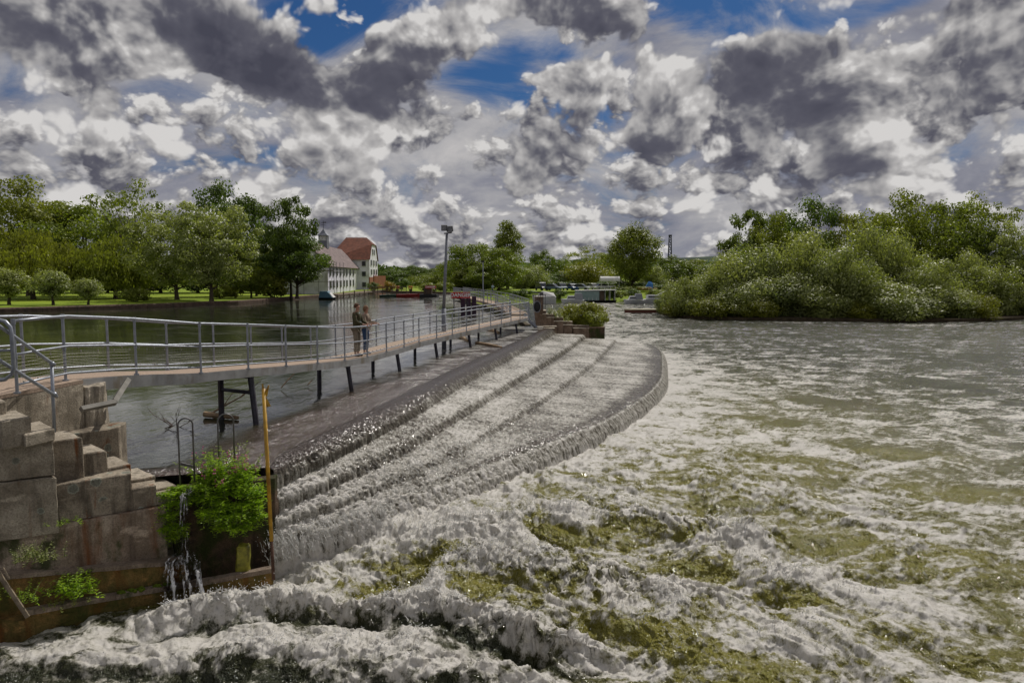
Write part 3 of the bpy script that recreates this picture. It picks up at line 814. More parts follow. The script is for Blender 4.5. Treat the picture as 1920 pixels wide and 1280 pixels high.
# poured lifts running under the steps
K = [PD(105, 900, 12.02), PD(246, 890, 12.72), PD(292, 890, 13.0), PD(331, 905, 13.3)]
for i, j, z1 in ((0, 1, 2.28), (1, 2, 2.0), (2, 3, 1.77)):
    p, q = K[i], K[j]; wall_poly('wall_face', [(p.x, p.y), (q.x, q.y), (q.x - .4, q.y + .7), (p.x - .4, p.y + .7)], 1.62, z1, M_CONCL)
# lower walls
H = [PD(-60, 990, 11.45), PD(118, 985, 12.0), PD(312, 960, 13.0), PD(322, 960, 13.35), PD(515, 900, 14.25)]
wall_poly('lower_wall', [(H[0].x, H[0].y), (H[1].x, H[1].y), (H[2].x, H[2].y), (H[2].x - .6, H[2].y + .9), (H[1].x - .9, H[1].y + .9), (H[0].x - 1, H[0].y + .9)], -.3, 1.62, M_CONCW)
wall_poly('lower_wall', [(H[3].x, H[3].y), (H[4].x, H[4].y), (H[4].x, H[4].y + .22), (H[3].x - .1, H[3].y + .3)], -.3, 1.80, M_DARKWALL, .03)
# apron with its sloping ledge
Q = [PD(-40, 1080, 11.3), PD(118, 1068, 11.9), PD(345, 1050, 12.85)]
for nm, th, drop, fr, mt in (('ledge', 1.2, .075, 0, M_MOSSW), ('ledge_cap', .07, 0, -.03, M_LEDGE)):
    for p, q in zip(Q[:-1], Q[1:]):
        n = Vector((-(q.y - p.y), q.x - p.x, 0)).normalized()
        pl = [(p.x + n.x * fr, p.y + n.y * fr), (q.x + n.x * fr, q.y + n.y * fr), (q.x + n.x * .3, q.y + n.y * .3), (p.x + n.x * .3, p.y + n.y * .3)]
        mb = MB(); mb.prism(pl, [z - drop - th for z in (p.z, q.z, q.z, p.z)], [z - drop for z in (p.z, q.z, q.z, p.z)])
        noisy(mb.build(nm, mt, ab), .012, 8)
L1 = [PD(48, 1144, 11.3), PD(270, 1105, 12.4), PD(400, 1085, 12.9), PD(512, 1064, 13.4)]
for (p, q) in zip(L1[:-1], L1[1:]):
    n = Vector((-(q.y - p.y), q.x - p.x, 0)).normalized()
    def strip(w0, w1): return [(p.x + n.x * w0, p.y + n.y * w0), (q.x + n.x * w0, q.y + n.y * w0), (q.x + n.x * w1, q.y + n.y * w1), (p.x + n.x * w1, p.y + n.y * w1)]
    zz = (p.z, q.z, q.z, p.z)
    mb = MB(); mb.prism(strip(-.02, .13), [z - .08 for z in zz], zz)
    noisy(mb.build('kerb_cap', M_LEDGE, ab), .008, 8)
    mb = MB(); mb.prism(strip(0, .11), -.5, [z - .083 for z in zz])
    noisy(mb.build('kerb_wall', M_MOSSW, ab), .01, 8)
# wet earth and silt lying in the trough between kerb and wall
mb = MB(); mb.prism([(L1[0].x, L1[0].y), (L1[1].x, L1[1].y), (Q[2].x, Q[2].y), (Q[1].x, Q[1].y), (Q[0].x, Q[0].y)], -.4, [.30, .18, .18, .30, .34])
noisy(mb.build('silt_bed', M_MOSSW, ab), .05, 10)
# timber board leaning at the left edge
a = PD(-6, 1070, 10.9); b = PD(52, 1156, 11.0)
mb = MB(); mb.tube([a, b], .035, 6); mb.tube([a + Vector((.06, .05, .03)), a + Vector((.17, .02, -.14))], .016, 5)
tag(mb.build('timber_prop', M_WOOD, origin=b), 'grey timber prop leaning at the left end of the mossy kerb', 'timber')
# landing slab
mb = MB(); mb.prism([E0, E1, (E1[0] - 1.45, E1[1] + .3), (E0[0] - 1.6, E0[1])], 3.683, 3.75)
noisy(mb.build('landing_slab', M_DECK, ab), .004, 4)
# flood wall carrying on to the left of the abutment
mb = MB(); mb.prism([(-9.6, 12.6), (-14, 11.2), (-60, 8.2), (-60, 8.9), (-14, 12.0), (-9.6, 13.6)], -1, 2.7)
tag(noisy(mb.build('flood_wall', M_CONCW, origin=(-12, 12, 0)), .02, 6), 'stained concrete flood wall running left from the abutment', 'wall')
# slime covered post and dark channel under the plants
p = PD(455, 1040, 13.25)
mb = MB(); mb.prism([(p.x - .11, p.y - .05), (p.x + .10, p.y), (p.x + .08, p.y + .2), (p.x - .12, p.y + .15)], -.3, .80)
o = noisy(mb.build('mossy_stub', M_SLIME, origin=(p.x, p.y, 0), bevel=.03), .03, 4); tag(o, 'slime green stub post beside the small side fall', 'post')

# ------------------------------------------------------------------ footbridge over the weir crest
NE = [(32, 12.3, 3.75), (124, 13.8, 3.75), (257, 15.6, 3.62), (378, 17.2, 3.44), (467, 18.8, 3.34), (538, 20.4, 3.22), (597, 22.1, 3.10), (648, 24.1, 2.95),
      (690, 26.2, 2.85), (726, 28.3, 2.81), (759, 30.4, 2.79), (787, 32.5, 2.79)]
EDGE = [(PD(px, 690, d).x, d, z) for px, d, z in NE]
xe, de, ze = EDGE[-1]
k = 1
while de + 2.15 * k < 53.5:
    EDGE.append((xe + .256 * 2.15 * k + .0022 * (2.15 * k) ** 2 * .3, de + 2.15 * k, 2.79)); k += 1
EDGE = np.array(EDGE)
def edge_at(d, off=0.0):
    """point on the bridge's weir-side edge at distance d, off metres towards the upper river"""
    x = np.interp(d, EDGE[:, 1], EDGE[:, 0]); z = np.interp(d, EDGE[:, 1], EDGE[:, 2])
    x2 = np.interp(d + .3, EDGE[:, 1], EDGE[:, 0]); x1 = np.interp(d - .3, EDGE[:, 1], EDGE[:, 0])
    t = Vector((x2 - x1, .6, 0)).normalized()
    if d > EDGE[-1, 1] - .3: t = Vector((.256, 1, 0)).normalized()
    n = Vector((-t.y, t.x, 0))
    return Vector((x, d, z)) + n * off
W_ = 1.35
fb = thing('footbridge', (-6, 20, 0), 'long grey tube railed footbridge running beside the weir crest to the far abutment', 'footbridge')
ds = list(np.arange(13.9, 53.9, .7))
def RH(d): return 1.0 + .12 * max(0.0, min(1.0, (22.5 - d) / 8.5))      # the older ramp has taller rails
rings = []
for d in ds:
    a = edge_at(d, .03); b = edge_at(d, W_ - .03)
    rings.append([a, b, b - Vector((0, 0, .06)), a - Vector((0, 0, .06))])
mb = MB(); mb.loft(rings); mb.build('deck', M_DECK, fb)
for off, nm in ((0, 'edge_beam'), (W_, 'edge_beam')):
    rings = []
    s = 1 if off else -1
    for d in ds:
        a = edge_at(d, off); i = edge_at(d, off - s * .05)
        h = .20 if d > 17 else .24
        rings.append([a + Vector((0, 0, .006)), i + Vector((0, 0, .006)), i - Vector((0, 0, h)), a - Vector((0, 0, h))])
    mb = MB(); mb.loft(rings); mb.build(nm, M_BEAM, fb)
for side, off in ((0, .02), (1, W_ - .02)):
    for i, (x, d, z) in enumerate(EDGE):
        b = edge_at(d + (0 if side == 0 else .35), off)
        mb = MB(); rh = RH(d); mb.tube([b, b + Vector((0, 0, 1.08 * rh))], .027, 8); mb.tube([b, b + Vector((0, 0, .03))], .055, 8)
        for h in (.56 * rh, 1.07 * rh): mb.tube([b + Vector((0, 0, h - .05)), b + Vector((0, 0, h + .045))], .037, 8)
        mb.build('railing_post', M_GALV, fb, smooth=False)
    dd = list(np.arange(12.3 if side == 0 else 11.9, 53.6, .8))
    for h, r, nm in ((1.08, .027, 'top_rail'), (.58, .022, 'mid_rail'), (.13, .02, 'low_rail')):
        mb = MB(); mb.tube([edge_at(d, off) + Vector((0, 0, h * RH(d))) for d in dd], r, 8)
        o = mb.build(nm, M_GALV, fb, smooth=True)
    # wire infill
    mb = MB()
    for h in np.arange(.19, .56, .062):
        mb.tube([edge_at(d, off) + Vector((0, 0, h)) for d in dd], .0022, 3, caps=False)
    for d in np.arange(12.4, 24, .075):
        b = edge_at(d, off); mb.tube([b + Vector((0, 0, .13)), b + Vector((0, 0, .58))], .0018, 3, caps=False)
    for d in np.arange(12.5, 40, .42):
        b = edge_at(d, off); mb.box(b + Vector((0, 0, .16)), (.02, .02, .05)); mb.box(b + Vector((0, 0, .55)), (.018, .018, .04))
    mb.build('wire_infill', M_WIRE, fb, normals=False)
# bents in the water
for d in (19.0, 24.6, 29.8, 34.7, 39.6, 44.4, 49.0):
    zt = edge_at(d).z - .2
    a = edge_at(d, .12); b = edge_at(d + .25, W_ - .12)
    fo = edge_at(d - .15, -.36)
    mb = MB(); mb.tube([Vector((a.x, a.y, zt)), Vector((fo.x, fo.y, -.2))], [.075, .08], 6); mb.build('pier_leg', M_DARKSTEEL, fb)
    mb = MB(); mb.tube([Vector((b.x, b.y, zt)), Vector((b.x - .02, b.y, -.2))], .075, 6); mb.build('pier_leg', M_DARKSTEEL, fb)
    mb = MB(); mid = (a + b) / 2; ang = math.atan2((b - a).y, (b - a).x)
    mb.box((mid.x, mid.y, zt + .02), (W_ - .1, .14, .13), ang); mb.build('cross_beam', M_DARKSTEEL, fb)
    if d < 20:
        mb = MB(); c1 = Vector((a.x + .02, a.y, zt - .42)); c2 = Vector((b.x, b.y, zt - .42)); mb.tube([c1, c2], .05, 6); mb.build('cross_brace', M_DARKSTEEL, fb)
# bracket frame at the near bearing
mb = MB()
A1, A2 = PD(222, 722, 15.0), PD(218, 752, 14.4)
mb.tube([PD(240, 712, 15.0), PD(214, 753, 13.9)], .065, 4)
mb.tube([PD(152, 767, 13.2), PD(216, 754, 13.85)], .06, 4)
mb.tube([PD(190, 722, 14.9), PD(191, 792, 14.9)], .09, 4)
mb.build('bearing_bracket', simple('dull_channel', (.17, .16, .14), .8, 0, 5, .2), fb)

# stair handrail and the looped gate at the left edge
hr = thing('stair_handrail', (-6.95, 11.1, 3.3), 'sloping two bar tube handrail dropping onto the concrete steps at the left edge', 'handrail')
base = PD(102, 810, 11.95)
topp = PD(97, 684, 11.95)
midp = PD(101, 741, 11.95)
mb = MB(); mb.tube([base, topp], .027, 8); mb.build('post', M_GALV, hr, smooth=True)
mb = MB(); mb.tube([PD(-60, 572, 10.7), PD(0, 612, 11.1), PD(96, 680, 11.95), PD(103, 684, 12.0)], .028, 8); mb.ball(PD(98, 682, 11.95), .042); mb.build('handrail_bar', M_GALV, hr, smooth=True)
mb = MB(); mb.tube([PD(-60, 640, 10.7), PD(0, 676, 11.1), PD(103, 741, 11.95), PD(106, 743, 12.0)], .028, 8); mb.ball(PD(102, 739, 11.95), .042); mb.build('handrail_bar', M_GALV, hr, smooth=True)
gt = thing('tube_gate', (-7.7, 10.9, 4.0), 'round cornered tube gate frame cut off by the left edge', 'gate')
mb = MB()
mb.tube([PD(-70, 602, 11.2), PD(0, 600, 11.2), PD(10, 603, 11.2), PD(19, 613, 11.2), PD(22, 628, 11.2), PD(26, 690, 11.2), PD(22, 702, 11.2), PD(10, 711, 11.2), PD(-70, 722, 11.2)], .03, 8)
mb.build('gate_frame', M_GALV, gt, smooth=True)
mb = MB(); mb.tube([PD(-70, 660, 11.2), PD(23, 656, 11.2)], .022, 8); mb.build('gate_bar', M_GALV, gt, smooth=True)

# ladder hoops, yellow pole, driftwood
def hoop(px0, px1, ytop, ybase, d, rung, label):
    zt, zb = PD(px0, ytop, d).z, PD(px0, ybase, d).z
    xa, xb = PD(px0, ybase, d).x, PD(px1, ybase, d).x
    r = (xb - xa) / 2; pts = [Vector((xa, d, zb))]
    for a in range(0, 181, 20):
        pts.append(Vector(((xa + xb) / 2 - r * math.cos(R(a)), d + .12 * a / 180, zt - r + r * math.sin(R(a)))))
    pts.append(Vector((xb, d + .12, zb)))
    t = thing('ladder_hoop', ((xa + xb) / 2, d, zb), label, 'ladder', 'ladder hoops on the crest wall')
    mb = MB(); mb.tube(pts, .016, 8); mb.build('hoop', M_DARKGAL, t, smooth=True)
    mb = MB(); zr = PD(px0, rung, d).z; mb.box(((xa + xb) / 2, d + .06, zr), (xb - xa, .03, .045), 0, .0, .25); mb.build('rung', M_DARKGAL, t)
M_DARKGAL = simple('dull_galvanised', (.13, .125, .125), .5, .5, 8, .2, .1)
hoop(339, 361, 785, 935, 13.45, 873, 'tall narrow ladder hoop nearer the concrete steps')
hoop(412, 437, 777, 905, 14.0, 900, 'ladder hoop standing behind the leafy willowherb')
yp = thing('yellow_pole', tuple(PD(513, 1085, 13.0)), 'tall yellow painted pole with arrow shaped head standing at the weir end', 'pole')
a, b = PD(513, 1087, 13.0), PD(494, 728, 13.6)
mb = MB(); mb.tube([a, a.lerp(b, .22)], .03, 8); mb.build('rusty_foot', M_RUSTY, yp, smooth=True)
mb = MB(); mb.tube([a.lerp(b, .20), b], .034, 10); mb.build('shaft', M_YELLOW, yp, smooth=True)
mb = MB()
for q in (((492, 720), (496, 742)), ((504, 722), (497, 742)), ((497, 742), (504, 762))):
    mb.tube([PD(*q[0], 13.6), PD(*q[1], 13.6)], [.012, .04], 4)
mb.build('arrow_head', M_YELLOW, yp)
def branch(mb, p, dirv, L, r, depth, rr):
    q = p + dirv * L
    mb.tube([p, (p + q) / 2 + Vector((rr.uniform(-.05, .05),) * 3) * L, q], [r, r * .8, r * .5], 5)
    if depth:
        for _ in range(3):
            nd = (dirv + Vector((rr.uniform(-.8, .8), rr.uniform(-.8, .8), rr.uniform(-.3, .6)))).normalized()
            branch(mb, p.lerp(q, rr.uniform(.4, 1)), nd, L * rr.uniform(.45, .7), r * .5, depth - 1, rr)
rr = random.Random(5)
mb = MB()
c = PZ(405, 776, ZU); mb.tube([PZ(384, 776, ZU + .1), PZ(446, 783, ZU + .06)], [.085, .05], 8)
branch(mb, PZ(390, 778, ZU), Vector((.5, .1, .28)).normalized(), 1.1, .03, 1, rr)
tag(mb.build('driftwood_log', M_DRIFT, origin=c), 'short pale driftwood log caught against the nearest bridge leg', 'driftwood')
mb = MB(); c = PZ(318, 800, ZU)
for k in range(5):
    branch(mb, c + Vector((rr.uniform(-.2, .2), rr.uniform(-.2, .2), -.05)), Vector((rr.uniform(-.8, .9), rr.uniform(-.4, .4), rr.uniform(.15, .7))).normalized(), rr.uniform(.25, .5), .012, 2, rr)
tag(mb.build('bare_twig', M_RUSTY, origin=c), 'bare twiggy branch sticking out of the smooth upper water', 'driftwood')
for (q0, q1, r, nm, lb) in (((527, 727), (552, 700), .02, 'drift_branch', 'thin branch poking up from water beside the second bridge leg'),
                            ((577, 722), (586, 712), .02, 'drift_branch', 'tiny twig stub standing in water left of the people'),
                            ((893, 643), (940, 651), .10, 'driftwood_log', 'long brown log lying in the water under the far bridge'),
                            ((858, 628), (878, 640), .16, 'driftwood_log', 'stubby brown log half sunk beneath the far bridge'),
                            ((915, 618), (935, 624), .18, 'driftwood_log', 'dark timber baulk lodged near the far abutment')):
    mb = MB(); a = PZ(*q0, ZU + .06); b = PZ(*q1, ZU + .02) if r > .05 else PZ(q0[0], q0[1], ZU) + (PD(q1[0], q1[1], PZ(*q0, ZU).y) - PZ(*q0, ZU))
    mb.tube([a, a.lerp(b, .5) + Vector((0, 0, .02)), b], [r, r * .9, r * .6], 7)
    tag(mb.build(nm, M_DRIFT, origin=a), lb, 'driftwood')

# ------------------------------------------------------------------ land
def ground_material():
    m, g = new_mat('grass_ground'); co = objco(g)
    n = g.noise(co, .05, 4, .6); f = g.noise(co, 1.2, 5, .7)
    c = g.mix(g.step(n, .35, .65), (.15, .22, .014, 1), (.26, .33, .024, 1))
    c = g.mix(g.m('MULTIPLY', g.step(f, .4, .7), .5), c, (.09, .14, .012, 1))
    finish(g, principled(g, c, .9, bump(g, f, .6, .1), 0, .15)); return m
M_GRASS = ground_material()
M_SOIL = simple('dark_bank_soil', (.055, .042, .026), .95, 0, 2, .4, .5, .1)
M_EDGING = simple('brown_bank_edging', (.11, .075, .055), .9, 0, 3, .4, .4, .2, dirt=(.05, .04, .03))
M_BED = simple('river_bed', (.03, .028, .018), .9)
mb = MB(); mb.box((0, 500, -3.2), (9000, 9000, .2))
o = mb.build('river_bed', M_BED, origin=(0, 0, -3.2)); o['kind'] = 'structure'
LAND = [(-900, 30), (-160, 52), (-75, 68), (-54, 78), (-44, 90), (-37.5, 102), (-36.3, 110), (-36.0, 122), (-35.0, 130), (-33.6, 139), (-33.0, 166), (-31.0, 178),
        (-26, 168), (-18, 160), (-11, 153), (-9, 150), (-5.5, 158), (-1, 164), (20, 166), (36, 175), (74, 208), (144, 248), (700, 280), (5000, 300), (5000, 9000), (-5000, 9000), (-5000, 30)]
mb = MB(); mb.prism(LAND, -3, 2.3)
o = mb.build('ground', M_GRASS, origin=(0, 0, 2.3)); o['kind'] = 'structure'
mb = MB()
for p, q in zip(LAND[1:15], LAND[2:16]):
    a, b = Vector((*p, 0)), Vector((*q, 0)); t = (b - a).normalized(); n = Vector((t.y, -t.x, 0))
    mb.loft([[a + n * .25 + Vector((0, 0, -2)), a + n * .15 + Vector((0, 0, 2.22)), a + Vector((0, 0, 2.36)), a - n * .3 + Vector((0, 0, 2.36)), a - n * .3 + Vector((0, 0, -2))],
             [b + n * .25 + Vector((0, 0, -2)), b + n * .15 + Vector((0, 0, 2.22)), b + Vector((0, 0, 2.36)), b - n * .3 + Vector((0, 0, 2.36)), b - n * .3 + Vector((0, 0, -2))]])
o = mb.build('bank_edging', M_EDGING, origin=(0, 0, 2)); o['kind'] = 'structure'
SH = [(-9, 149.5), (-7, 151), (-1, 156), (20, 157.5), (34, 166), (70, 199), (140, 239), (700, 270)]
SB = [(-9.2, 151.5), (-5.8, 159), (-1, 165), (20, 167), (36, 176), (74, 209), (144, 249), (700, 282)]
mb = MB()
for i in range(len(SH) - 1):
    mb.add([(*SH[i], -1.2), (*SH[i + 1], -1.2), (*SB[i + 1], 2.304), (*SB[i], 2.304)], [(0, 1, 2, 3)])
o = mb.build('grass_slope', M_GRASS, origin=(0, 160, 1)); o['kind'] = 'structure'
ISL = [(22.5, 118), (22, 108), (23.5, 100), (28, 96.5), (36, 94.5), (46, 92.5), (55, 92), (62, 95), (72, 99), (100, 103), (240, 108), (240, 165), (80, 160), (40, 140)]
mb = MB(); mb.prism(ISL, -3, .35)
o = mb.build('island_ground', M_SOIL, origin=(50, 110, .3)); o['kind'] = 'structure'
# distant hill
mb = MB(); rr = random.Random(3)
rings = []
for i in range(41):
    x = -200 + i * 60
    h = 34 * math.exp(-((x - 430) / 420) ** 2) + 16 + 4 * math.sin(x * .013) + 2.5 * math.sin(x * .047)
    rings.append([Vector((x, 1500, 0)), Vector((x, 1560, h * .8)), Vector((x, 1640, h)), Vector((x, 1900, h * .9)), Vector((x, 2000, 0))])
mb.loft(rings)
M_HILL = simple('wooded_hill', (.035, .055, .035), .95, 0, .02, .5, 0, .1)
o = mb.build('hill', M_HILL, origin=(400, 1700, 0), smooth=True); o['kind'] = 'structure'

# ------------------------------------------------------------------ foliage
def leaf_material(name, c_dark, c_light, c_warm=None, trans=.35, gloss=.35):
    m, g = new_mat(name)
    t = attr(g, 'tint')
    info = g.node('ShaderNodeObjectInfo')
    c = g.ramp(t, [(0.0, c_dark), (.55, tuple((a + b) / 2 for a, b in zip(c_dark, c_light))), (1.0, c_light)])
    if c_warm: c = g.mix(g.m('MULTIPLY', info.outputs['Random'], .5), c, (*c_warm, 1))
    d = principled(g, c, .5, None, 0, gloss)
    tr = g.node('ShaderNodeBsdfTranslucent')
    tc = g.mix(1.0, c, (1.25, 1.35, .55, 1), 'MULTIPLY'); g.l.new(tc, tr.inputs[0])
    mx = g.node('ShaderNodeMixShader'); mx.inputs[0].default_value = trans; g.l.new(d, mx.inputs[1]); g.l.new(tr.outputs[0], mx.inputs[2])
    finish(g, mx.outputs[0]); return m
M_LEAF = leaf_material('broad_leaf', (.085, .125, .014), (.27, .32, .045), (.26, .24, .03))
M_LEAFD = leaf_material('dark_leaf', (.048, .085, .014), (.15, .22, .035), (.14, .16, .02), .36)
M_LEAFY = leaf_material('yellow_green_leaf', (.10, .14, .010), (.29, .32, .025), (.28, .24, .02))
M_SILVER = leaf_material('silver_willow_leaf', (.12, .155, .035), (.40, .43, .17), (.28, .30, .06), .38, .5)
M_GOLD = leaf_material('golden_shrub_leaf', (.20, .12, .01), (.42, .28, .03), None, .3)
M_HERB = leaf_material('willowherb_leaf', (.17, .29, .012), (.42, .58, .04), None, .5)
M_BARK = simple('grey_bark', (.085, .068, .05), .95, 0, 3, .4, .5, .1)
M_PETAL = simple('pink_petal', (.50, .10, .25), .6)

def leaves_mesh(name, C, N, size, asp, mat, tint, rs, hang=0.0):
    """one quad per leaf spray: C centres, N facing directions"""
    n = len(C)
    N = N / (np.linalg.norm(N, axis=1)[:, None] + 1e-9)
    r = rs.normal(size=(n, 3)); r[:, 2] -= hang * 3
    A = r - N * (r * N).sum(1)[:, None]; A /= np.linalg.norm(A, axis=1)[:, None] + 1e-9
    B = np.cross(N, A)
    s = (size * rs.uniform(.6, 1.35, n))[:, None]
    a = A * s * .5 * asp; b = B * s * .5
    sag = N * s * .12
    V = np.stack([C - a, C + b * .8 + sag, C + a, C - b * .8 + sag], 1).reshape(-1, 3)
    me = bpy.data.meshes.new(name)
    me.vertices.add(4 * n); me.vertices.foreach_set('co', V.astype(np.float32).ravel())
    me.loops.add(4 * n); me.loops.foreach_set('vertex_index', np.arange(4 * n, dtype=np.int32))
    me.polygons.add(n); me.polygons.foreach_set('loop_start', np.arange(n, dtype=np.int32) * 4)
    me.update(calc_edges=True)
    at = me.attributes.new('tint', 'FLOAT', 'FACE'); at.data.foreach_set('value', np.clip(tint, 0, 1).astype(np.float32))
    me.materials.append(mat)
    return me

def crown_points(rs, rx, rz, clumps, per, shape='round', clump_r=.24, fill=.55):
    """clump centres through an egg-shaped volume; returns leaf centres, facing, tint, clump list"""
    cs = []
    while len(cs) < clumps:
        p = rs.uniform(-1, 1, 3); L = np.linalg.norm(p)
        if L > 1 or L < fill * rs.uniform(.2, 1): continue
        z = (p[2] + 1) / 2
        if shape == 'round': w = 1.0 - .25 * max(0, .35 - z) / .35
        elif shape == 'dome': w = 1.0 if z < .5 else math.sqrt(max(0.05, 1 - ((z - .5) / .56) ** 2)); p = p / max(L, .001) * L ** .6
        elif shape == 'column': w = .95 - .35 * z + .12 * math.sin(z * 19)
        elif shape == 'cone': w = 1.15 - .95 * z
        cs.append((p[0] * w * rx, p[1] * w * rx, p[2] * rz))
    cs = np.array(cs)
    # uneven outline: whole sectors pushed in or out
    ang = np.arctan2(cs[:, 1], cs[:, 0]); lob = 1 + .16 * np.sin(ang * 3 + rs.uniform(0, 6)) + .12 * np.sin(cs[:, 2] / rz * 5 + ang * 2 + rs.uniform(0, 6))
    cs[:, :2] *= lob[:, None]
    cr = clump_r * rx * rs.uniform(.55, 1.35, len(cs))
    d = rs.normal(size=(len(cs), per, 3)); d /= np.linalg.norm(d, axis=2)[:, :, None]
    d[:, :, 2] = d[:, :, 2] * (.62 if clump_r < .33 else .92) + .12
    rad = rs.uniform(.35, 1.05, (len(cs), per)) ** .6
    P = cs[:, None, :] + d * (cr[:, None] * rad)[:, :, None]
    N = d + rs.normal(size=d.shape) * .45 + np.array([0, 0, .35])
    ct = rs.uniform(.15, .85, len(cs))
    tint = ct[:, None] + rs.uniform(-.28, .28, (len(cs), per))
    return P.reshape(-1, 3), N.reshape(-1, 3), tint.ravel(), cs

def make_tree(h, rx, base_h, kind, mat, seed, leaf=.34, clumps=70, per=110, trunk_r=.35, shape='round', clump_r=.24, fill=.55, lean=0.0, lab=('', '')):
    """returns (thing, trunk, crown) at the origin: h total height, rx crown radius, base_h underside of the crown"""
    rs = np.random.RandomState(seed)
    rz = (h - base_h) / 2; cz = base_h + rz
    P, N, T, cs = crown_points(rs, rx, rz * .92, clumps, per, shape, clump_r, fill)
    P[:, 2] += cz; cs = cs.copy(); cs[:, 2] += cz
    P[:, 0] += lean * P[:, 2] / h; cs[:, 0] += lean * cs[:, 2] / h
    hang = 0.0
    if kind == 'weep':
        # strands falling from the clumps
        k = len(P); drop = rs.rand(k) ** 1.5 * np.clip(P[:, 2] - .6, 0, None) * .75
        P[:, 2] -= drop; hang = 1.0
        N[:, 2] *= .15
    keep = P[:, 2] > .15
    P, N, T = P[keep], N[keep], T[keep]
    t = thing(kind_name[kind], (0, 0, 0), lab[0], lab[1])
    me = leaves_mesh('crown', P, N, leaf, 1.0 if kind not in ('willow', 'weep') else 1.9, mat, T, rs, hang)
    c = bpy.data.objects.new('crown', me); COL.objects.link(c); c.parent = t
    mb = MB()
    top = Vector((lean * .8, 0, max(1.5, base_h + rz * 1.2)))
    if kind not in ('bush',):
        mb.tube([Vector((0, 0, -.4)), Vector((0, 0, .35)), Vector((lean * .2, .1, max(.8, base_h * .6 + .4))), top * .75 + Vector((0, 0, .1)), top], [trunk_r * 1.5, trunk_r * 1.05, trunk_r * .85, trunk_r * .5, trunk_r * .15], 8)
        idx = rs.choice(len(cs), min(len(cs), 26), replace=False)
        for i in idx:
            q = Vector(cs[i]); z0 = base_h * .7 + (q.z - base_h) * rs.uniform(.15, .5)
            s = Vector((lean * z0 / h, 0, max(.5, z0)))
            mid = s.lerp(q, .5) + Vector((0, 0, -.05 * (q - s).length))
            mb.tube([s, mid, q], [trunk_r * .32, trunk_r * .2, trunk_r * .06], 5, caps=False)
    else:
        for i in range(min(10, len(cs))):
            mb.tube([Vector((rs.uniform(-.2, .2) * rx, rs.uniform(-.2, .2) * rx, -.1)), Vector(cs[i])], [.05, .015], 4, caps=False)
    mb.build('trunk' if kind != 'bush' else 'stem', M_BARK, t, normals=False)
    return t
kind_name = {'tree': 'broadleaf_tree', 'sparse': 'sparse_tree', 'weep': 'weeping_willow', 'willow': 'willow_bush', 'poplar': 'poplar_tree', 'bush': 'shrub', 'pollard': 'young_willow', 'birch': 'birch_tree'}

SP = {}
def species(key, **kw):
    SP[key] = (make_tree(**kw), kw['h'], kw['rx'])
species('broad', h=17, rx=8, base_h=3.2, kind='tree', mat=M_LEAF, seed=1, leaf=.42, clumps=95, per=150)
species('broad2', h=17, rx=8, base_h=2.6, kind='tree', mat=M_LEAF, seed=12, leaf=.42, clumps=80, per=160, clump_r=.28)
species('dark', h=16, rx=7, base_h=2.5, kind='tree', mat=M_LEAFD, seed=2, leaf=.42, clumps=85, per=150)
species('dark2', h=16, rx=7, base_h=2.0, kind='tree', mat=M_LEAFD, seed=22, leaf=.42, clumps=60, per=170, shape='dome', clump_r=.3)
species('silverbig', h=17, rx=8, base_h=2.0, kind='tree', mat=M_SILVER, seed=3, leaf=.38, clumps=110, per=150, clump_r=.2)
species('sparse', h=17, rx=7, base_h=5, kind='sparse', mat=M_LEAF, seed=4, leaf=.38, clumps=60, per=60, clump_r=.2, fill=.7)
species('weep', h=13, rx=7, base_h=4, kind='weep', mat=M_LEAF, seed=5, leaf=.34, clumps=90, per=150, clump_r=.22)
species('poplar', h=18, rx=3.4, base_h=2, kind='poplar', mat=M_LEAF, seed=6, leaf=.36, clumps=85, per=120, shape='column', clump_r=.36)
species('birch', h=18, rx=4.6, base_h=3, kind='birch', mat=M_LEAF, seed=66, leaf=.34, clumps=80, per=110, shape='cone', clump_r=.30)
species('yellow', h=8, rx=5, base_h=-1.2, kind='bush', mat=M_LEAFY, seed=7, leaf=.32, clumps=65, per=170, shape='round', clump_r=.36, fill=.4)
species('willow', h=9, rx=5.5, base_h=-2.2, kind='willow', mat=M_SILVER, seed=8, leaf=.25, clumps=85, per=210, shape='round', clump_r=.34, fill=.45, trunk_r=.2)
species('willow2', h=9, rx=5.5, base_h=-2.6, kind='willow', mat=M_SILVER, seed=9, leaf=.25, clumps=70, per=250, shape='round', clump_r=.40, fill=.4, trunk_r=.2)
species('pollard', h=4.2, rx=1.6, base_h=.9, kind='pollard', mat=M_SILVER, seed=10, leaf=.17, clumps=60, per=100, fill=.2, trunk_r=.14, clump_r=.36)
species('shrub', h=3, rx=2, base_h=.2, kind='bush', mat=M_LEAF, seed=13, leaf=.22, clumps=34, per=110, shape='dome', clump_r=.34)
species('full', h=14, rx=6.5, base_h=.4, kind='tree', mat=M_LEAF, seed=31, leaf=.42, clumps=80, per=130, shape='dome', clump_r=.3)
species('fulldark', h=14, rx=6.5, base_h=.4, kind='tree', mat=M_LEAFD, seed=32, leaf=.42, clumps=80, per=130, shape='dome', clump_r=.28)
species('column', h=17, rx=5, base_h=1.2, kind='poplar', mat=M_LEAF, seed=64, leaf=.38, clumps=150, per=120, shape='dome', clump_r=.34, fill=.3)
species('gold', h=3, rx=2, base_h=.2, kind='bush', mat=M_GOLD, seed=14, leaf=.2, clumps=34, per=110, shape='dome', clump_r=.34)
species('darkbush', h=3, rx=2, base_h=.2, kind='bush', mat=M_LEAFD, seed=15, leaf=.22, clumps=34, per=110, shape='dome', clump_r=.34)
used = {}
trs = random.Random(77)
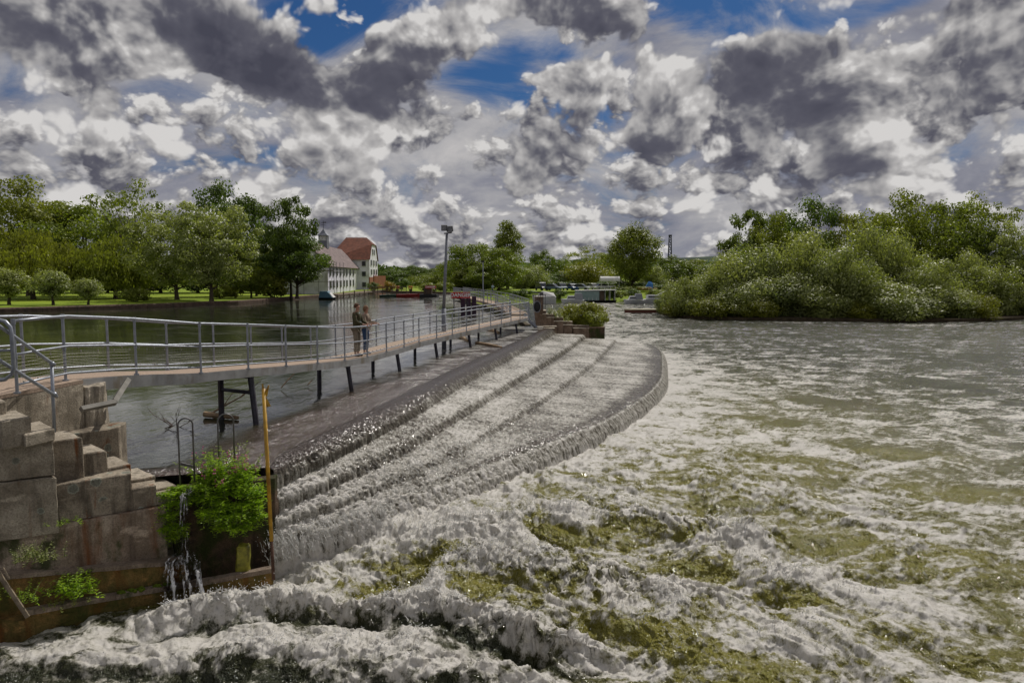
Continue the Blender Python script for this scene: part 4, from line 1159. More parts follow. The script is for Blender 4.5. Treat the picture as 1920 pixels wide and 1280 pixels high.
def plant(key, px, ytop, width, d, z0, label, group, cat='tree', mirror=None, squash=None):
    """crown centred on px, top at ytop, crown width in photo pixels"""
    src, h, rx = SP[key]
    c = PD(px, 517, d); ztop = PD(px, ytop, d).z
    sc_h = (ztop - z0) / h; sc_w = width / F * d / (2 * rx * .97)
    if key not in used: o = src; used[key] = 1
    else: o = copy_tree(src)
    if used[key] and o is not src: used[key] += 1
    o.location = (c.x, d, z0)
    o.scale = (sc_w, squash or sc_w, sc_h)
    o.rotation_euler = (0, 0, trs.uniform(0, 6.28) if mirror is None else mirror)
    o['label'] = label; o['category'] = cat; o['group'] = group
    LOC[o.name] = (0, 0, 0)
    return o
GL = 'trees on the left lawn'; GM = 'trees across the far bank'; GI = 'trees at the back of the right island'; GW = 'willow bushes fringing the right island'
G0 = 2.3
plant('broad', 52, 336, 190, 128, G0, 'tall airy dark tree filling the top left corner of the lawn', GL)
plant('weep', 60, 428, 170, 108, G0, 'weeping willow curtain at the far left behind the young willows', GL)
plant('broad2', 160, 380, 190, 126, G0, 'rounded mid green tree right of the weeping willow', GL)
plant('sparse', 258, 338, 130, 122, G0, 'thin crowned tree with bare twiggy top showing sky', GL)
plant('weep', 215, 440, 150, 112, G0, 'drooping green tree low over the lawn before the red roof', GL)
plant('silverbig', 330, 392, 180, 106, G0, 'broad grey green tree leaning towards the water', GL)
plant('silverbig', 395, 372, 170, 101, G0, 'large silver leaved tree on a thick trunk at the lawn edge', GL)
plant('dark2', 425, 346, 130, 125, G0, 'dark domed crown rising behind the silver leaved tree', GL)
plant('broad', 480, 442, 100, 128, G0, 'small bright tree filling the gap before the mill', GL)
plant('broad2', 470, 490, 90, 116, G0, 'low light green tree beside the silver leaved tree', GL)
plant('dark', 545, 366, 98, 121, G0, 'dark pointed tree standing over the mill corner', GL)
plant('dark', 556, 440, 118, 118.5, G0, 'dense dark green tree hanging over the water left of the mill', GL)
plant('shrub', 512, 512, 70, 118, G0, 'pale round shrub beneath the gap trees', GL, 'shrub')
for px, yt, w, d, lb in ((14, 505, 62, 88, 'young willow cut by the left edge of the photo'), (97, 508, 56, 87.5, 'young willow in the middle of the lawn row'), (163, 524, 46, 88.5, 'smallest young willow on the right of the lawn row')):
    plant('pollard', px, yt, w, d, G0, lb, 'young willows on the lawn')
for px, yt, w, d, lb in ((410, 532, 36, 112, 'small round shrub just right of the thick trunk'), (440, 536, 30, 116, 'smaller round shrub further right of the thick trunk'), (250, 540, 50, 98, 'straggling low shrub on the water edge of the lawn')):
    plant('shrub', px, yt, w, d, G0, lb, 'shrubs on the lawn', 'shrub')
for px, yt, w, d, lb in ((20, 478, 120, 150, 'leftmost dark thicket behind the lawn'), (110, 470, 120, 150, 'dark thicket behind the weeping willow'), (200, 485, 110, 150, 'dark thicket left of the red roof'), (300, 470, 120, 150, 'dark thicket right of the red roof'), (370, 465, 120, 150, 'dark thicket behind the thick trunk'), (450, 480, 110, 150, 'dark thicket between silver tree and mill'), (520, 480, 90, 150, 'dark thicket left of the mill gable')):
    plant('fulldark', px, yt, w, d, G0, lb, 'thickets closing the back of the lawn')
for i, (k, px, yt, w, d, lb) in enumerate((
        ('fulldark', 735, 504, 60, 290, 'low dark wood tree just right of the mill'), ('fulldark', 775, 497, 70, 290, 'round dark wood tree second right of the mill'), ('fulldark', 818, 503, 60, 280, 'dark wood tree left of the floodlight mast'),
        ('yellow', 802, 514, 70, 215, 'bright yellow green hedge tree behind the golden shrub'), ('full', 845, 484, 60, 210, 'pale tree directly behind the floodlight mast'), ('full', 890, 450, 100, 178, 'broad green tree right of the floodlight mast'),
        ('birch', 952, 408, 76, 186, 'tallest pointed birch like tree over the second footbridge'), ('full', 935, 458, 90, 172, 'dense green tree in front of the tall pointed tree'), ('full', 905, 494, 70, 168, 'low spreading tree beside the second footbridge'),
        ('poplar', 862, 505, 40, 170, 'thin upright green tree near the big danger sign'), ('willow', 1000, 497, 60, 200, 'soft grey green willow left of the parked cars'), ('willow', 978, 500, 44, 195, 'narrow grey green willow beside the tall pointed tree'),
        ('fulldark', 1022, 468, 70, 235, 'dark layered tree rising behind the parked cars'), ('sparse', 1062, 484, 40, 240, 'thin tree right of the dark layered tree'), ('sparse', 1100, 462, 80, 250, 'airy grey tree on the skyline behind the houseboat'),
        ('full', 1078, 500, 56, 215, 'dark green tree behind the blue cars'), ('yellow', 1105, 490, 90, 210, 'wide yellow green tree above the parked cars'), ('fulldark', 1045, 510, 50, 215, 'low dark tree directly above the cars'),
        ('full', 1140, 470, 60, 240, 'green tree left of the tall column tree'), ('column', 1186, 416, 80, 190, 'tall broad column tree standing above the marina'), ('willow', 1225, 500, 50, 200, 'grey willow beneath the crane'),
        ('fulldark', 1262, 478, 80, 245, 'dark rounded tree in front of the crane'), ('full', 1300, 482, 70, 250, 'green tree right of the crane'), ('full', 1335, 492, 70, 240, 'low green tree touching the island bushes'))):
    plant(k, px, yt, w, d, G0, lb, GM)
for px, yt, w, d, lb in ((1370, 488, 90, 420, 'far hazy tree on the skyline left of the island'), (700, 500, 70, 420, 'far hazy tree behind the mill')):
    plant('fulldark', px, yt, w, d, G0, lb, GM)
for px, yt, w, d, key, lb in ((726, 528, 26, 158, 'gold', 'golden round shrub beside the brick base of the mill'), (752, 522, 34, 185, 'darkbush', 'dark round shrub right of the golden one'), (700, 530, 22, 172, 'darkbush', 'low dark bush hard against the brick base'),
                         (812, 530, 44, 160, 'shrub', 'pale shrub mound behind the small danger sign'), (835, 528, 30, 162, 'shrub', 'green shrub behind the floodlight mast foot'), (1192, 536, 46, 178, 'shrub', 'low hedge shrub under the column tree'),
                         (1240, 534, 44, 180, 'darkbush', 'dark clipped shrub right of the blue tarpaulin'), (1214, 538, 30, 176, 'gold', 'golden flowering bush by the motor cruisers'), (1160, 538, 30, 175, 'shrub', 'small shrub behind the houseboat deck')):
    plant(key, px, yt, w, d, G0, lb, 'shrubs along the far bank', 'shrub')
for px, yt, w, d, key, lb in ((1135, 528, 50, 196, 'darkbush', 'dark hedge bush behind the arched canopy posts'), (1165, 526, 46, 194, 'darkbush', 'dark hedge bush left of the column tree trunk'), (1205, 530, 40, 192, 'darkbush', 'dark hedge bush right of the column tree trunk'),
                         (1100, 530, 40, 200, 'shrub', 'pale hedge bush behind the parked cars'), (1068, 528, 40, 205, 'darkbush', 'dark hedge bush behind the teal estate car'), (1030, 527, 44, 205, 'darkbush', 'dark hedge bush behind the navy off road car'),
                         (1265, 536, 50, 190, 'shrub', 'hedge bush at the channel mouth below the crane'), (1300, 534, 50, 195, 'darkbush', 'dark hedge bush touching the island willows'), (1150, 552, 26, 168, 'darkbush', 'low dark waterside bush beside the houseboat porch'), (1165, 556, 24, 166, 'shrub', 'small waterside bush between houseboat and cruisers'),
                         (1118, 550, 30, 169, 'darkbush', 'dark waterside bush just behind the pale green houseboat'), (1048, 552, 26, 168, 'darkbush', 'small dark bush between covered boat and small cabin boat'), (1135, 546, 36, 172, 'shrub', 'green waterside bush behind the houseboat roof'),
                         (1185, 551, 30, 170, 'darkbush', 'dark waterside bush behind the hooded cruiser'), (1232, 549, 34, 172, 'shrub', 'green waterside bush behind the raised windscreen cruiser'), (980, 552, 40, 170, 'darkbush', 'dark waterside bush left of the covered boat'),
                         (945, 540, 30, 180, 'darkbush', 'dark bush at the trunk of the tall pointed tree'), (900, 535, 40, 175, 'darkbush', 'dark bush behind the thin grey mast'), (870, 532, 40, 172, 'shrub', 'green bush above the large danger board'), (850, 530, 36, 172, 'darkbush', 'dark bush right of the floodlight mast')):
    if yt > 545: yt, d = 541 + (yt - 546) * .4, d - 6
    plant(key, px, yt, w, d, G0 if yt > 560 or d > 167 else .9, lb, 'shrubs along the far bank', 'shrub')
I0 = .3
for k, px, yt, w, d, lb in (('dark', 1405, 390, 90, 128, 'dark narrow tree at the left end of the island wood'), ('broad', 1450, 402, 110, 124, 'green tree second from left in the island wood'), ('dark2', 1512, 377, 130, 128, 'dark domed tree rising over the silver willows'),
                            ('broad2', 1585, 396, 110, 126, 'mid green island tree in front of the dead twigs'), ('broad', 1688, 360, 150, 124, 'tallest broad tree in the middle of the island wood'), ('broad2', 1770, 374, 150, 120, 'large tree right of the tallest island tree'),
                            ('sparse', 1828, 362, 110, 122, 'leaning thin topped tree at the right of the island wood'), ('dark', 1835, 430, 120, 118, 'dark full tree under the leaning thin topped one'), ('dark2', 1640, 430, 110, 112, 'dark tree in the hollow between two willow mounds'),
                            ('silverbig', 1925, 404, 110, 110, 'tall grey green willow cut by the right edge of the photo'), ('dark', 1900, 480, 110, 118, 'dark trees low at the right edge of the photo'), ('dark2', 1375, 470, 70, 118, 'dark hollow tree behind the leftmost willows')):
    plant(k, px, yt, w, d, I0, lb, GI)
for i, (k, px, yt, w, d, lb) in enumerate((
        ('willow', 1290, 520, 90, 104, 'lowest grey willow mound at the left tip of the island'), ('willow2', 1350, 480, 110, 106, 'willow mound second from the left tip of the island'), ('willow', 1420, 458, 110, 106, 'tall willow mound before the dark narrow tree'),
        ('willow2', 1495, 442, 120, 106, 'tall silver mound beneath the dark domed tree'), ('willow', 1560, 466, 110, 101, 'silver willow mound left of the island middle'), ('willow2', 1625, 430, 110, 107, 'high willow mound under the tallest island tree'),
        ('willow', 1610, 486, 100, 99, 'pale willow mound stepping down to the middle shore'), ('willow2', 1690, 534, 130, 95.5, 'low silvery willow spilling over the water at mid island'), ('willow', 1745, 488, 110, 100, 'willow mound behind the low spilling one'),
        ('willow2', 1790, 548, 90, 97, 'low willow bush right of the spilling one'), ('willow', 1860, 500, 110, 104, 'grey willow mound near the right edge'), ('willow2', 1830, 478, 90, 108, 'upper willow mound near the right edge'),
        ('willow', 1700, 462, 90, 106, 'upper willow mound between the tall island trees'), ('willow2', 1470, 520, 110, 100, 'broad low willow mound left of the island middle'), ('willow', 1385, 530, 100, 100.5, 'low grey willow bush on the left shore'),
        ('willow2', 1540, 540, 100, 98, 'low willow bush at the dark middle shore'), ('willow', 1920, 540, 100, 104, 'low willow bush cut by the right edge'), ('willow', 1255, 548, 50, 112, 'tiny willow bush at the very tip of the island'))):
    plant(k, px, yt, w, d, I0 - .2, lb, GW, 'bush')
for px, yt, w, d, lb in ((1330, 556, 80, 99, 'yellow green bush overhanging the left shore'), (1275, 566, 60, 103, 'small yellow green bush at the island tip'), (1420, 560, 70, 97.5, 'yellow green bush right of the left shore one'), (1830, 548, 70, 96, 'yellow green bush near the right shore'), (1610, 566, 70, 96, 'yellow green bush under the middle willows')):
    plant('yellow', px, yt, w, d, I0 - .2, lb, 'yellow green shore bushes', 'bush')

# far wood closing the horizon: one mass of crowns nobody could count
def far_wood():
    rs = np.random.RandomState(55)
    X0 = rs.uniform(-420, 460, 620); Y0 = rs.uniform(330, 440, 620)
    hh = 7 + 5.5 * (.5 + .5 * np.sin(X0 * .03) * np.cos(X0 * .011 + 1)) + rs.uniform(-1, 2, 620)
    P = []; N = []; T = []
    for x, y, h in zip(X0, Y0, hh):
        k = 90; d = rs.normal(size=(k, 3)); d /= np.linalg.norm(d, axis=1)[:, None]; d[:, 2] = np.abs(d[:, 2]) * 1.1 - .25
        P.append(np.array([x, y, 2.3 + h * .4]) + d * np.array([h * .62, h * .55, h * .6])); N.append(d + rs.normal(size=(k, 3)) * .5); T.append(rs.uniform(0, .7) + rs.uniform(-.2, .3, k))
    me = leaves_mesh('far_wood', np.concatenate(P), np.concatenate(N), 2.2, 1.0, M_LEAFD, np.concatenate(T), rs)
    o = bpy.data.objects.new('far_wood', me); COL.objects.link(o)
    tag(o, 'continuous belt of distant woodland along the horizon', 'woodland', kind='stuff')
far_wood()

# ------------------------------------------------------------------ far structures
M_WHITEB = simple('white_weatherboard', (.76, .75, .82), .7, 0, 1.2, .12, 0, .3, dirt=(.50, .49, .48))
M_ROOFG = simple('brown_grey_tiles', (.20, .155, .15), .85, 0, 1.5, .35, .3, .2, dirt=(.13, .10, .095))
M_ROOFR = simple('red_clay_tiles', (.135, .046, .026), .85, 0, 1.5, .3, .3, .2, dirt=(.11, .04, .025))
M_BRICK = simple('red_brick', (.26, .10, .06), .9, 0, 2.5, .3, .3, .2)
M_WIN = simple('dark_window', (.03, .032, .04), .25, 0, 3, .2)
M_FRAME = simple('white_frame', (.65, .65, .63), .6)
M_BROWNW = simple('brown_boarding', (.09, .065, .045), .85, 0, 2, .3)
M_LEAD = simple('lead_grey', (.20, .21, .24), .6, .2)
M_POLE = simple('scaffold_tube', (.24, .23, .23), .5, .4)
def frame2(O, u):
    u = Vector((u[0], u[1], 0)).normalized(); v = Vector((-u.y, u.x, 0))
    def W(a, b, z): return Vector((O[0], O[1], 0)) + u * a + v * b + Vector((0, 0, z))
    return W
W = frame2((-34.4, 140), (-.079, 1))
ZG = 2.3
mill = thing('mill_house', tuple(W(22, 4, ZG)), 'long white weatherboarded mill with cupola, tall red roofed block behind it', 'mill')
def quadlist(name, quads, mat, parent, th=.0):
    mb = MB()
    for q in quads: mb.add(q, [tuple(range(len(q)))])
    o = mb.build(name, mat, parent, normals=False)
    return o
# low range
mb = MB(); pts = [W(0, 0, 0), W(44, 0, 0), W(44, 8, 0), W(0, 8, 0)]
mb.prism([(p.x, p.y) for p in pts], ZG - .5, 7.7)
mb.add([W(0, 0, 7.7), W(0, 8, 7.7), W(0, 4, 11.9)], [(0, 1, 2)])
mb.build('wall', M_WHITEB, mill)
def slab(name, a, b, c, d, th, mat, parent):
    n = (b - a).cross(d - a).normalized() * th
    mb = MB(); mb.loft([[a, b, c, d], [a + n, b + n, c + n, d + n]]); return mb.build(name, mat, parent)
roof1 = slab('roof', W(-.5, -.45, 7.35), W(44.5, -.45, 7.35), W(44.5, 4, 12.02), W(-.5, 4, 12.02), .15, M_ROOFG, mill)
slab('roof', W(-.5, 8.45, 7.35), W(-.5, 4, 12.02), W(44.5, 4, 12.02), W(44.5, 8.45, 7.35), .15, M_ROOFG, mill)
# tall block
mb = MB(); pts = [W(44.05, -2.9, 0), W(64, -2.9, 0), W(64, 6.6, 0), W(44.05, 6.6, 0)]
mb.prism([(p.x, p.y) for p in pts], ZG - .5, 9.9)
mb.add([W(44.05, -2.88, 9.9), W(64, -2.88, 9.9), W(59.5, -2.88, 13.6), W(48.5, -2.88, 13.6)], [(0, 1, 2, 3)])
mb.build('wall', M_WHITEB, mill)
mb = MB()
A, B = W(43.5, -3.15, 9.6), W(64.5, -3.15, 9.6); C_, D_ = W(59.6, -3.15, 13.6), W(48.4, -3.15, 13.6)
R1, R2 = W(54, -1.2, 15.5), W(54, 4.0, 15.5); L1_, L2_ = W(43.5, 7.2, 9.6), W(64.5, 7.2, 9.6)
mb.add([A, D_, R1, R2, L1_], [(0, 1, 2, 3, 4)]); mb.add([B, C_, R1, R2, L2_], [(0, 1, 2, 3, 4)])
mb.add([D_, C_, R1], [(0, 1, 2)]); mb.add([L1_, L2_, R2], [(0, 1, 2)])
mb.build('roof', M_ROOFR, mill)
mb = MB(); pts = [W(44.0, -2.96, 0), W(64.05, -2.96, 0), W(64.05, -2.7, 0), W(46, -2.7, 0), W(44.0, -2.7, 0)]
mb.prism([(p.x, p.y) for p in pts], ZG - .5, 5.4); mb.build('brick_base', M_BRICK, mill)
mb = MB(); mb.prism([(p.x, p.y) for p in (W(52, -3.2, 0), W(62, -5.2, 0), W(62, -2.9, 0), W(52, -2.97, 0))], ZG - .5, 5.7); mb.build('brick_annex', M_BRICK, mill)
mb = MB(); mb.box(W(44.02, 6.9, 6.2), (.14, .1, 7.4), 0); mb.build('downpipe', M_LEAD, mill)
def win(a0, a1, z0, z1, face='front', b=0.0):
    mb = MB()
    if face == 'front':
        c = W((a0 + a1) / 2, b - .05, (z0 + z1) / 2); ang = math.atan2(1, -.079); d = (a1 - a0, .12, z1 - z0)
    else:
        c = W(b - .05, (a0 + a1) / 2, (z0 + z1) / 2); ang = math.atan2(1, -.079); d = (.12, a1 - a0, z1 - z0)
    mb.box(c, (d[0] + (.2 if face == 'front' else 0), d[1] + (.2 if face != 'front' else 0), d[2] + .2), ang)
    f = mb.build('window', M_FRAME, mill)
    p = MB(); off = W(0, -.06, 0) - W(0, 0, 0) if face == 'front' else W(-.06, 0, 0) - W(0, 0, 0)
    p.box(c + off, d, ang); sub(f, p, 'pane', M_WIN)
def a_of(px):
    k = ray(px, 517); r = k.x / k.y
    # point on the front wall seen at that column
    u = Vector((-.079, 1, 0)).normalized()
    return (r * 140 + 34.4) / (u.x - r * u.y)
for px in (618.6, 624.5, 631, 637.8, 644, 649.5, 656, 661.9):
    a = a_of(px); win(a - .85, a + .85, 5.75, 7.15); win(a - .85, a + .85, 3.4, 4.75)
for z in (8.3, 6.0):
    for a in (47.5, 53.5, 59.5): win(a - .9, a + .9, z, z + 1.3, b=-2.96)
for a in (51.5, 55.5): win(a - .7, a + .7, 11.1, 12.4, b=-2.9)
for z in (8.1, 5.6, 3.0): win(-2.0, -1.1, z, z + 1.1, 'end', 44.0)
for z in (5.6,): win(2.2, 3.4, z, z + 1.2, 'end', 0.0)
# cupola with weathervane
cc = W(20, 4, 0); mb = MB(); mb.box((cc.x, cc.y, 12.3), (1.9, 1.9, 1.6)); mb.build('cupola_base', M_LEAD, mill)
mb = MB(); mb.box((cc.x, cc.y, 13.6), (1.5, 1.5, 1.1))
cup = mb.build('cupola', M_FRAME, mill)
mb = MB()
for sx in (-1, 1):
    for sy in (-1, 1): mb.tube([(cc.x + sx * .8, cc.y + sy * .8, 13.0), (cc.x + sx * .8, cc.y + sy * .8, 14.2)], .09, 4)
sub(cup, mb, 'corner_post', M_LEAD)
mb = MB(); rg = []
for z, r in ((14.15, 1.12), (14.35, .95), (14.8, .5), (15.3, .2), (15.6, .04)):
    rg.append([Vector((cc.x + r * sx, cc.y + r * sy, z)) for sx, sy in ((-1, -1), (1, -1), (1, 1), (-1, 1))])
mb.loft(rg); sub(cup, mb, 'cupola_roof', M_LEAD)
mb = MB(); mb.tube([(cc.x, cc.y, 15.5), (cc.x, cc.y, 17.3)], .05, 5); mb.tube([(cc.x - .5, cc.y, 16.4), (cc.x + .5, cc.y, 16.4)], .04, 4); mb.tube([(cc.x - .55, cc.y, 16.9), (cc.x + .6, cc.y, 16.95)], [.02, .12], 4)
sub(cup, mb, 'weathervane', M_BLACK)
# scaffold
sc = thing('scaffold', tuple(W(4, -1, ZG)), 'light tube scaffold standing against the white mill gable corner', 'scaffold')
mb = MB()
for a in (-1.2, 2, 6.5, 11, 20, 27):
    for b in (-1.3,): mb.tube([W(a, b, ZG), W(a, b, 8.3 if a < 12 else 6.8)], .05, 4)
for b in (1.5, 4.2, 7): mb.tube([W(-1.3, b, ZG), W(-1.3, b, 9.5 if b > 2 else 11)], .05, 4)
mb.build('upright', M_POLE, sc)
mb = MB()
for z in (4.6, 6.6): mb.tube([W(-1.2, -1.3, z), W(11, -1.3, z)], .045, 4); mb.tube([W(-1.3, -1.3, z), W(-1.3, 7, z)], .045, 4)
mb.build('ledger', M_POLE, sc)
mb = MB(); mb.prism([(p.x, p.y) for p in (W(-1.9, -1.2, 0), W(-.7, -1.2, 0), W(-.7, 7.2, 0), W(-1.9, 7.2, 0))], 6.62, 6.72); mb.build('scaffold_board', M_WOOD, sc)
# landing stage in front of the mill
mb = MB(); st = [PZ(633, 558, ZU), PZ(700, 551, ZU)]
mb.prism([(p.x, p.y) for p in (st[0], st[1], st[1] + Vector((-1.5, 4, 0)), st[0] + Vector((-2.4, 5, 0)))], 2.25, 2.42)
for k in range(8):
    p = st[0].lerp(st[1], k / 7); mb.tube([(p.x, p.y, 1.2), (p.x, p.y, 2.9 if k % 2 else 2.45)], .12, 6)
tag(mb.build('landing_stage', M_WOOD, origin=st[0]), 'low timber landing stage along the foot of the white mill', 'landing stage')
# railing at the stage end
mb = MB(); a = PZ(690, 551.5, ZU); b = PZ(762, 551, ZU)
for z in (2.9, 3.4): mb.tube([(a.x, a.y, z), (b.x, b.y, z)], .05, 4)
for k in range(9): p = a.lerp(b, k / 8); mb.tube([(p.x, p.y, 1.5), (p.x, p.y, 3.45)], .06, 4)
tag(mb.build('bank_rail', M_BROWNW, origin=a), 'dark post and rail along the bank below the golden shrub', 'railing')
# house glimpsed through the lawn trees
c = PD(240, 517, 168); hs = thing('red_roofed_house', (c.x, 168, ZG), 'low house with red tiled roof glimpsed between the lawn trees', 'house')
mb = MB(); mb.box((c.x, 171, ZG + 1.9), (8, 6, 3.8)); mb.build('wall', M_BROWNW, hs)
mb = MB(); rg = []
for x in (-4.6, 4.6): rg.append([Vector((c.x + x, 167.3, ZG + 3.6)), Vector((c.x + x, 171, ZG + 7.6)), Vector((c.x + x, 174.7, ZG + 3.6))])
mb.loft(rg); mb.build('roof', M_ROOFR, hs)
c = PD(242, 532, 150); bn = thing('bench', (c.x, 150, ZG), 'plain pale plank bench at the back of the lawn', 'bench')
mb = MB(); mb.box((c.x, 150, ZG + 1.0 - .55), (3.2, .5, .12)); mb.build('seat', M_FRAME, bn)
for s in (-1, 1):
    mb = MB(); mb.box((c.x + s * 1.3, 150, ZG + .2), (.15, .4, .4)); mb.build('leg', M_BROWNW, bn)

# ------------------------------------------------------------------ floodlight mast, second footbridge, danger boards
b = PD(833, 610, 39); tp = PD(838, 437, 39)
ms = thing('floodlight_mast', (b.x, 39, ZU), 'tall grey floodlight mast rising behind the footbridge railings', 'floodlight')
mb = MB(); mb.tube([(b.x - .02, 39, ZU - .3), (b.x - .02, 39, 4.0)], [.125, .12], 12); mb.tube([(b.x - .02, 39, 4.0), (tp.x, 39, tp.z)], [.085, .065], 12); mb.build('mast', M_LEAD, ms, smooth=True)
mb = MB(); mb.tube([(tp.x - .15, 39, tp.z - .02), (tp.x + .25, 39, tp.z + .02)], .035, 6); mb.build('bracket', M_BLACK, ms)
for dx, dz, w, rz in ((-.13, .26, .30, .15), (.15, .20, .28, -.35)):
    mb = MB(); q = Vector((tp.x + dx, 39 - .1, tp.z + dz)); mb.box(q, (w, .2, .28), rz, .25); l = mb.build('floodlight', M_BLACK, ms)
    m2 = MB(); m2.box(q + Vector((0, -.11, -.02)), (w * .86, .02, .23), rz, .25); sub(l, m2, 'lens', M_LEAD)
M_SIGNR = simple('sign_red', (.50, .018, .018), .5, 0, 3, .08)
M_SIGNW = simple('sign_white', (.75, .75, .74), .5)
def text_mb(txt, size, mat, name, parent, loc, bold=.012):
    cu = bpy.data.curves.new('t', 'FONT'); cu.body = txt; cu.size = size; cu.align_x = 'CENTER'; cu.align_y = 'CENTER'; cu.extrude = .008; cu.offset = bold
    ob = bpy.data.objects.new('t', cu); COL.objects.link(ob)
    me = bpy.data.meshes.new_from_object(ob.evaluated_get(bpy.context.evaluated_depsgraph_get())); bpy.data.objects.remove(ob)
    me.materials.clear(); me.materials.append(mat); me.name = name
    o = bpy.data.objects.new(name, me); COL.objects.link(o)
    o.rotation_euler = (R(90), 0, 0)
    o.parent = parent; o.location = Vector(loc) - Vector(LOC[parent.name])
    return o
sg = thing('danger_board', tuple(PD(863, 560, 69)), 'large red board reading DANGER in white above dark piles', 'warning sign')
a, b = PD(846, 547.5, 69), PD(881.5, 559, 69)
mb = MB(); mb.box(((a.x + b.x) / 2, 69, (a.z + b.z) / 2), (b.x - a.x, .05, a.z - b.z)); mb.build('board', M_SIGNR, sg)
text_mb('DANGER', .47, M_SIGNW, 'lettering', sg, ((a.x + b.x) / 2, 68.965, (a.z + b.z) / 2), .014)
for px in (851, 877):
    q = PD(px, 553, 69.06); mb = MB(); mb.tube([(q.x, 69.08, 1.6), (q.x, 69.08, a.z - .05)], .05, 6); mb.build('post', M_DARKSTEEL, sg)
M_PILE = simple('dark_purple_pile', (.045, .022, .045), .6, 0, 2, .3)
for px, lb in ((868, 'left one of three dark mooring piles under the large danger board'), (878.5, 'middle one of three dark mooring piles under the large danger board'), (889, 'right one of three dark mooring piles under the large danger board')):
    q = PD(px, 561 if px < 885 else 557, 70); mb = MB(); mb.box((q.x, 70, q.z / 2 + .3), (.40, .40, q.z - .4)); tag(mb.build('mooring_pile', M_PILE, origin=(q.x, 70, ZU), bevel=.03), lb, 'pile', 'dark mooring piles')
bw = thing('work_barge', tuple(PZ(806, 558, ZU)), 'dark moored work barge carrying a small red danger board', 'barge')
q = PZ(806, 558, ZU)
mb = MB(); mb.prism([(q.x - 1.8, q.y), (q.x + 1.2, q.y - .2), (q.x + 1.4, q.y + 2), (q.x - 1.8, q.y + 2)], 1.5, 2.5); mb.build('hull', M_BLACK, bw)
mb = MB(); mb.box((q.x - .4, q.y + .8, 3.0), (1.4, 1.0, 1.1)); mb.build('cabin', M_BROWNW, bw)
mb = MB(); a, b = PD(797, 535.5, q.y), PD(817.5, 540.5, q.y); mb.box(((a.x + b.x) / 2, q.y, (a.z + b.z) / 2), (b.x - a.x, .05, a.z - b.z)); mb.build('board', M_SIGNR, bw)
text_mb('DANGER', .42, M_SIGNW, 'lettering', bw, ((a.x + b.x) / 2, q.y - .04, (a.z + b.z) / 2))
mb = MB()
for s in (-.8, .8): mb.tube([((a.x + b.x) / 2 + s, q.y + .05, 2.4), ((a.x + b.x) / 2 + s, q.y + .05, a.z)], .05, 5)
mb.build('sign_post', M_DARKSTEEL, bw)

f2 = thing('far_footbridge', (-3, 90, ZU), 'second railed footbridge running away left from the far abutment', 'footbridge')
LN = [PZ(1006, 588, 2.8), PZ(955.6, 570.6, 2.8), PZ(883.7, 555, 2.8), PZ(868, 551.5, 2.8)]
LN = [Vector((1.3, 57, 2.8))] + LN[1:]
def ln(t, off=0.0):
    t *= len(LN) - 1; i = min(int(t), len(LN) - 2); p = LN[i].lerp(LN[i + 1], t - i)
    u = (LN[i + 1] - LN[i]).normalized(); return p + Vector((u.y, -u.x, 0)) * off
ts = [k / 36 for k in range(37)]
mb = MB(); mb.loft([[ln(t), ln(t, -1.5), ln(t, -1.5) - Vector((0, 0, .25)), ln(t) - Vector((0, 0, .25))] for t in ts]); mb.build('deck', M_DECK, f2)
for off in (0, -1.5):
    for t in ts[::1]:
        p = ln(t, off); mb = MB(); mb.tube([p, p + Vector((0, 0, 1.1))], .035, 5); mb.build('railing_post', M_GALV, f2)
    for h in (1.1, .75, .4):
        mb = MB(); mb.tube([ln(t, off) + Vector((0, 0, h)) for t in ts], .03, 5); mb.build('rail', M_GALV, f2)
for t in ts[2::4]:
    p = ln(t, -.2); mb = MB(); mb.tube([p, Vector((p.x, p.y, -.5))], .14, 6); mb.build('pier_leg', M_DARKSTEEL, f2)
# sill wall under it that keeps the two water levels apart
mb = MB(); mb.prism([(p.x, p.y) for p in [ln(t, .15) for t in ts[::4]] + [ln(t, -.5) for t in ts[::-4]]], -2.5, 1.97)
tag(mb.build('sluice_wall', M_DARKWALL, origin=(0, 80, 0)), 'low dark sluice wall under the second footbridge', 'wall')
q = PD(906, 590, 84); mp = thing('thin_mast', (q.x, 84, 2.8), 'thin grey mast standing by the second footbridge', 'mast')
mb = MB(); mb.tube([(q.x, 84, 1.8), (q.x, 84, PD(906, 490, 84).z)], .07, 6); mb.build('mast', M_GALV, mp)
mb = MB(); z = PD(906, 490, 84).z; mb.box((q.x, 84, z), (.35, .2, .16)); mb.build('lamp_head', M_BLACK, mp)

# ------------------------------------------------------------------ far abutment
M_BROWNC = concrete('brown_far_concrete', (.34, .25, .18), (.19, .13, .09))
fa = thing('far_abutment', (4.5, 57, 0), 'brown concrete abutment with paired steps at the far end of the weir', 'abutment')
def fbox(px0, px1, ytop, d, z0, dep, mat=M_BROWNC, name='step_block', top=M_CONCT):
    a, b = PD(px0, ytop, d), PD(px1, ytop, d)
    mb = MB(); mb.box(((a.x + b.x) / 2, d + dep / 2, (a.z - .06 + z0) / 2), (b.x - a.x, dep, a.z - .06 - z0)); mb.build(name, mat, fa)
    mb = MB(); mb.box(((a.x + b.x) / 2, d + dep / 2 - .03, a.z - .03), (b.x - a.x + .04, dep + .06, .06)); mb.build('tread', top, fa)
fbox(1003, 1019, 556, 56.8, 0, 1.2, name='pier')
for px0, px1, y, d in ((1014, 1024, 582, 57.2), (1017, 1024.5, 588, 56.8), (1022, 1039, 589, 57.3), (1022, 1039, 594.5, 56.9), (1038.5, 1056, 595, 57.4), (1038.5, 1056, 601.5, 56.9), (1055.5, 1073, 602.5, 57.5), (1055.5, 1073, 608.5, 57.0), (1072.5, 1104, 609.5, 57.8), (1075, 1104, 614.5, 57.3)):
    fbox(px0, px1, y, d, -.2, 1.6)
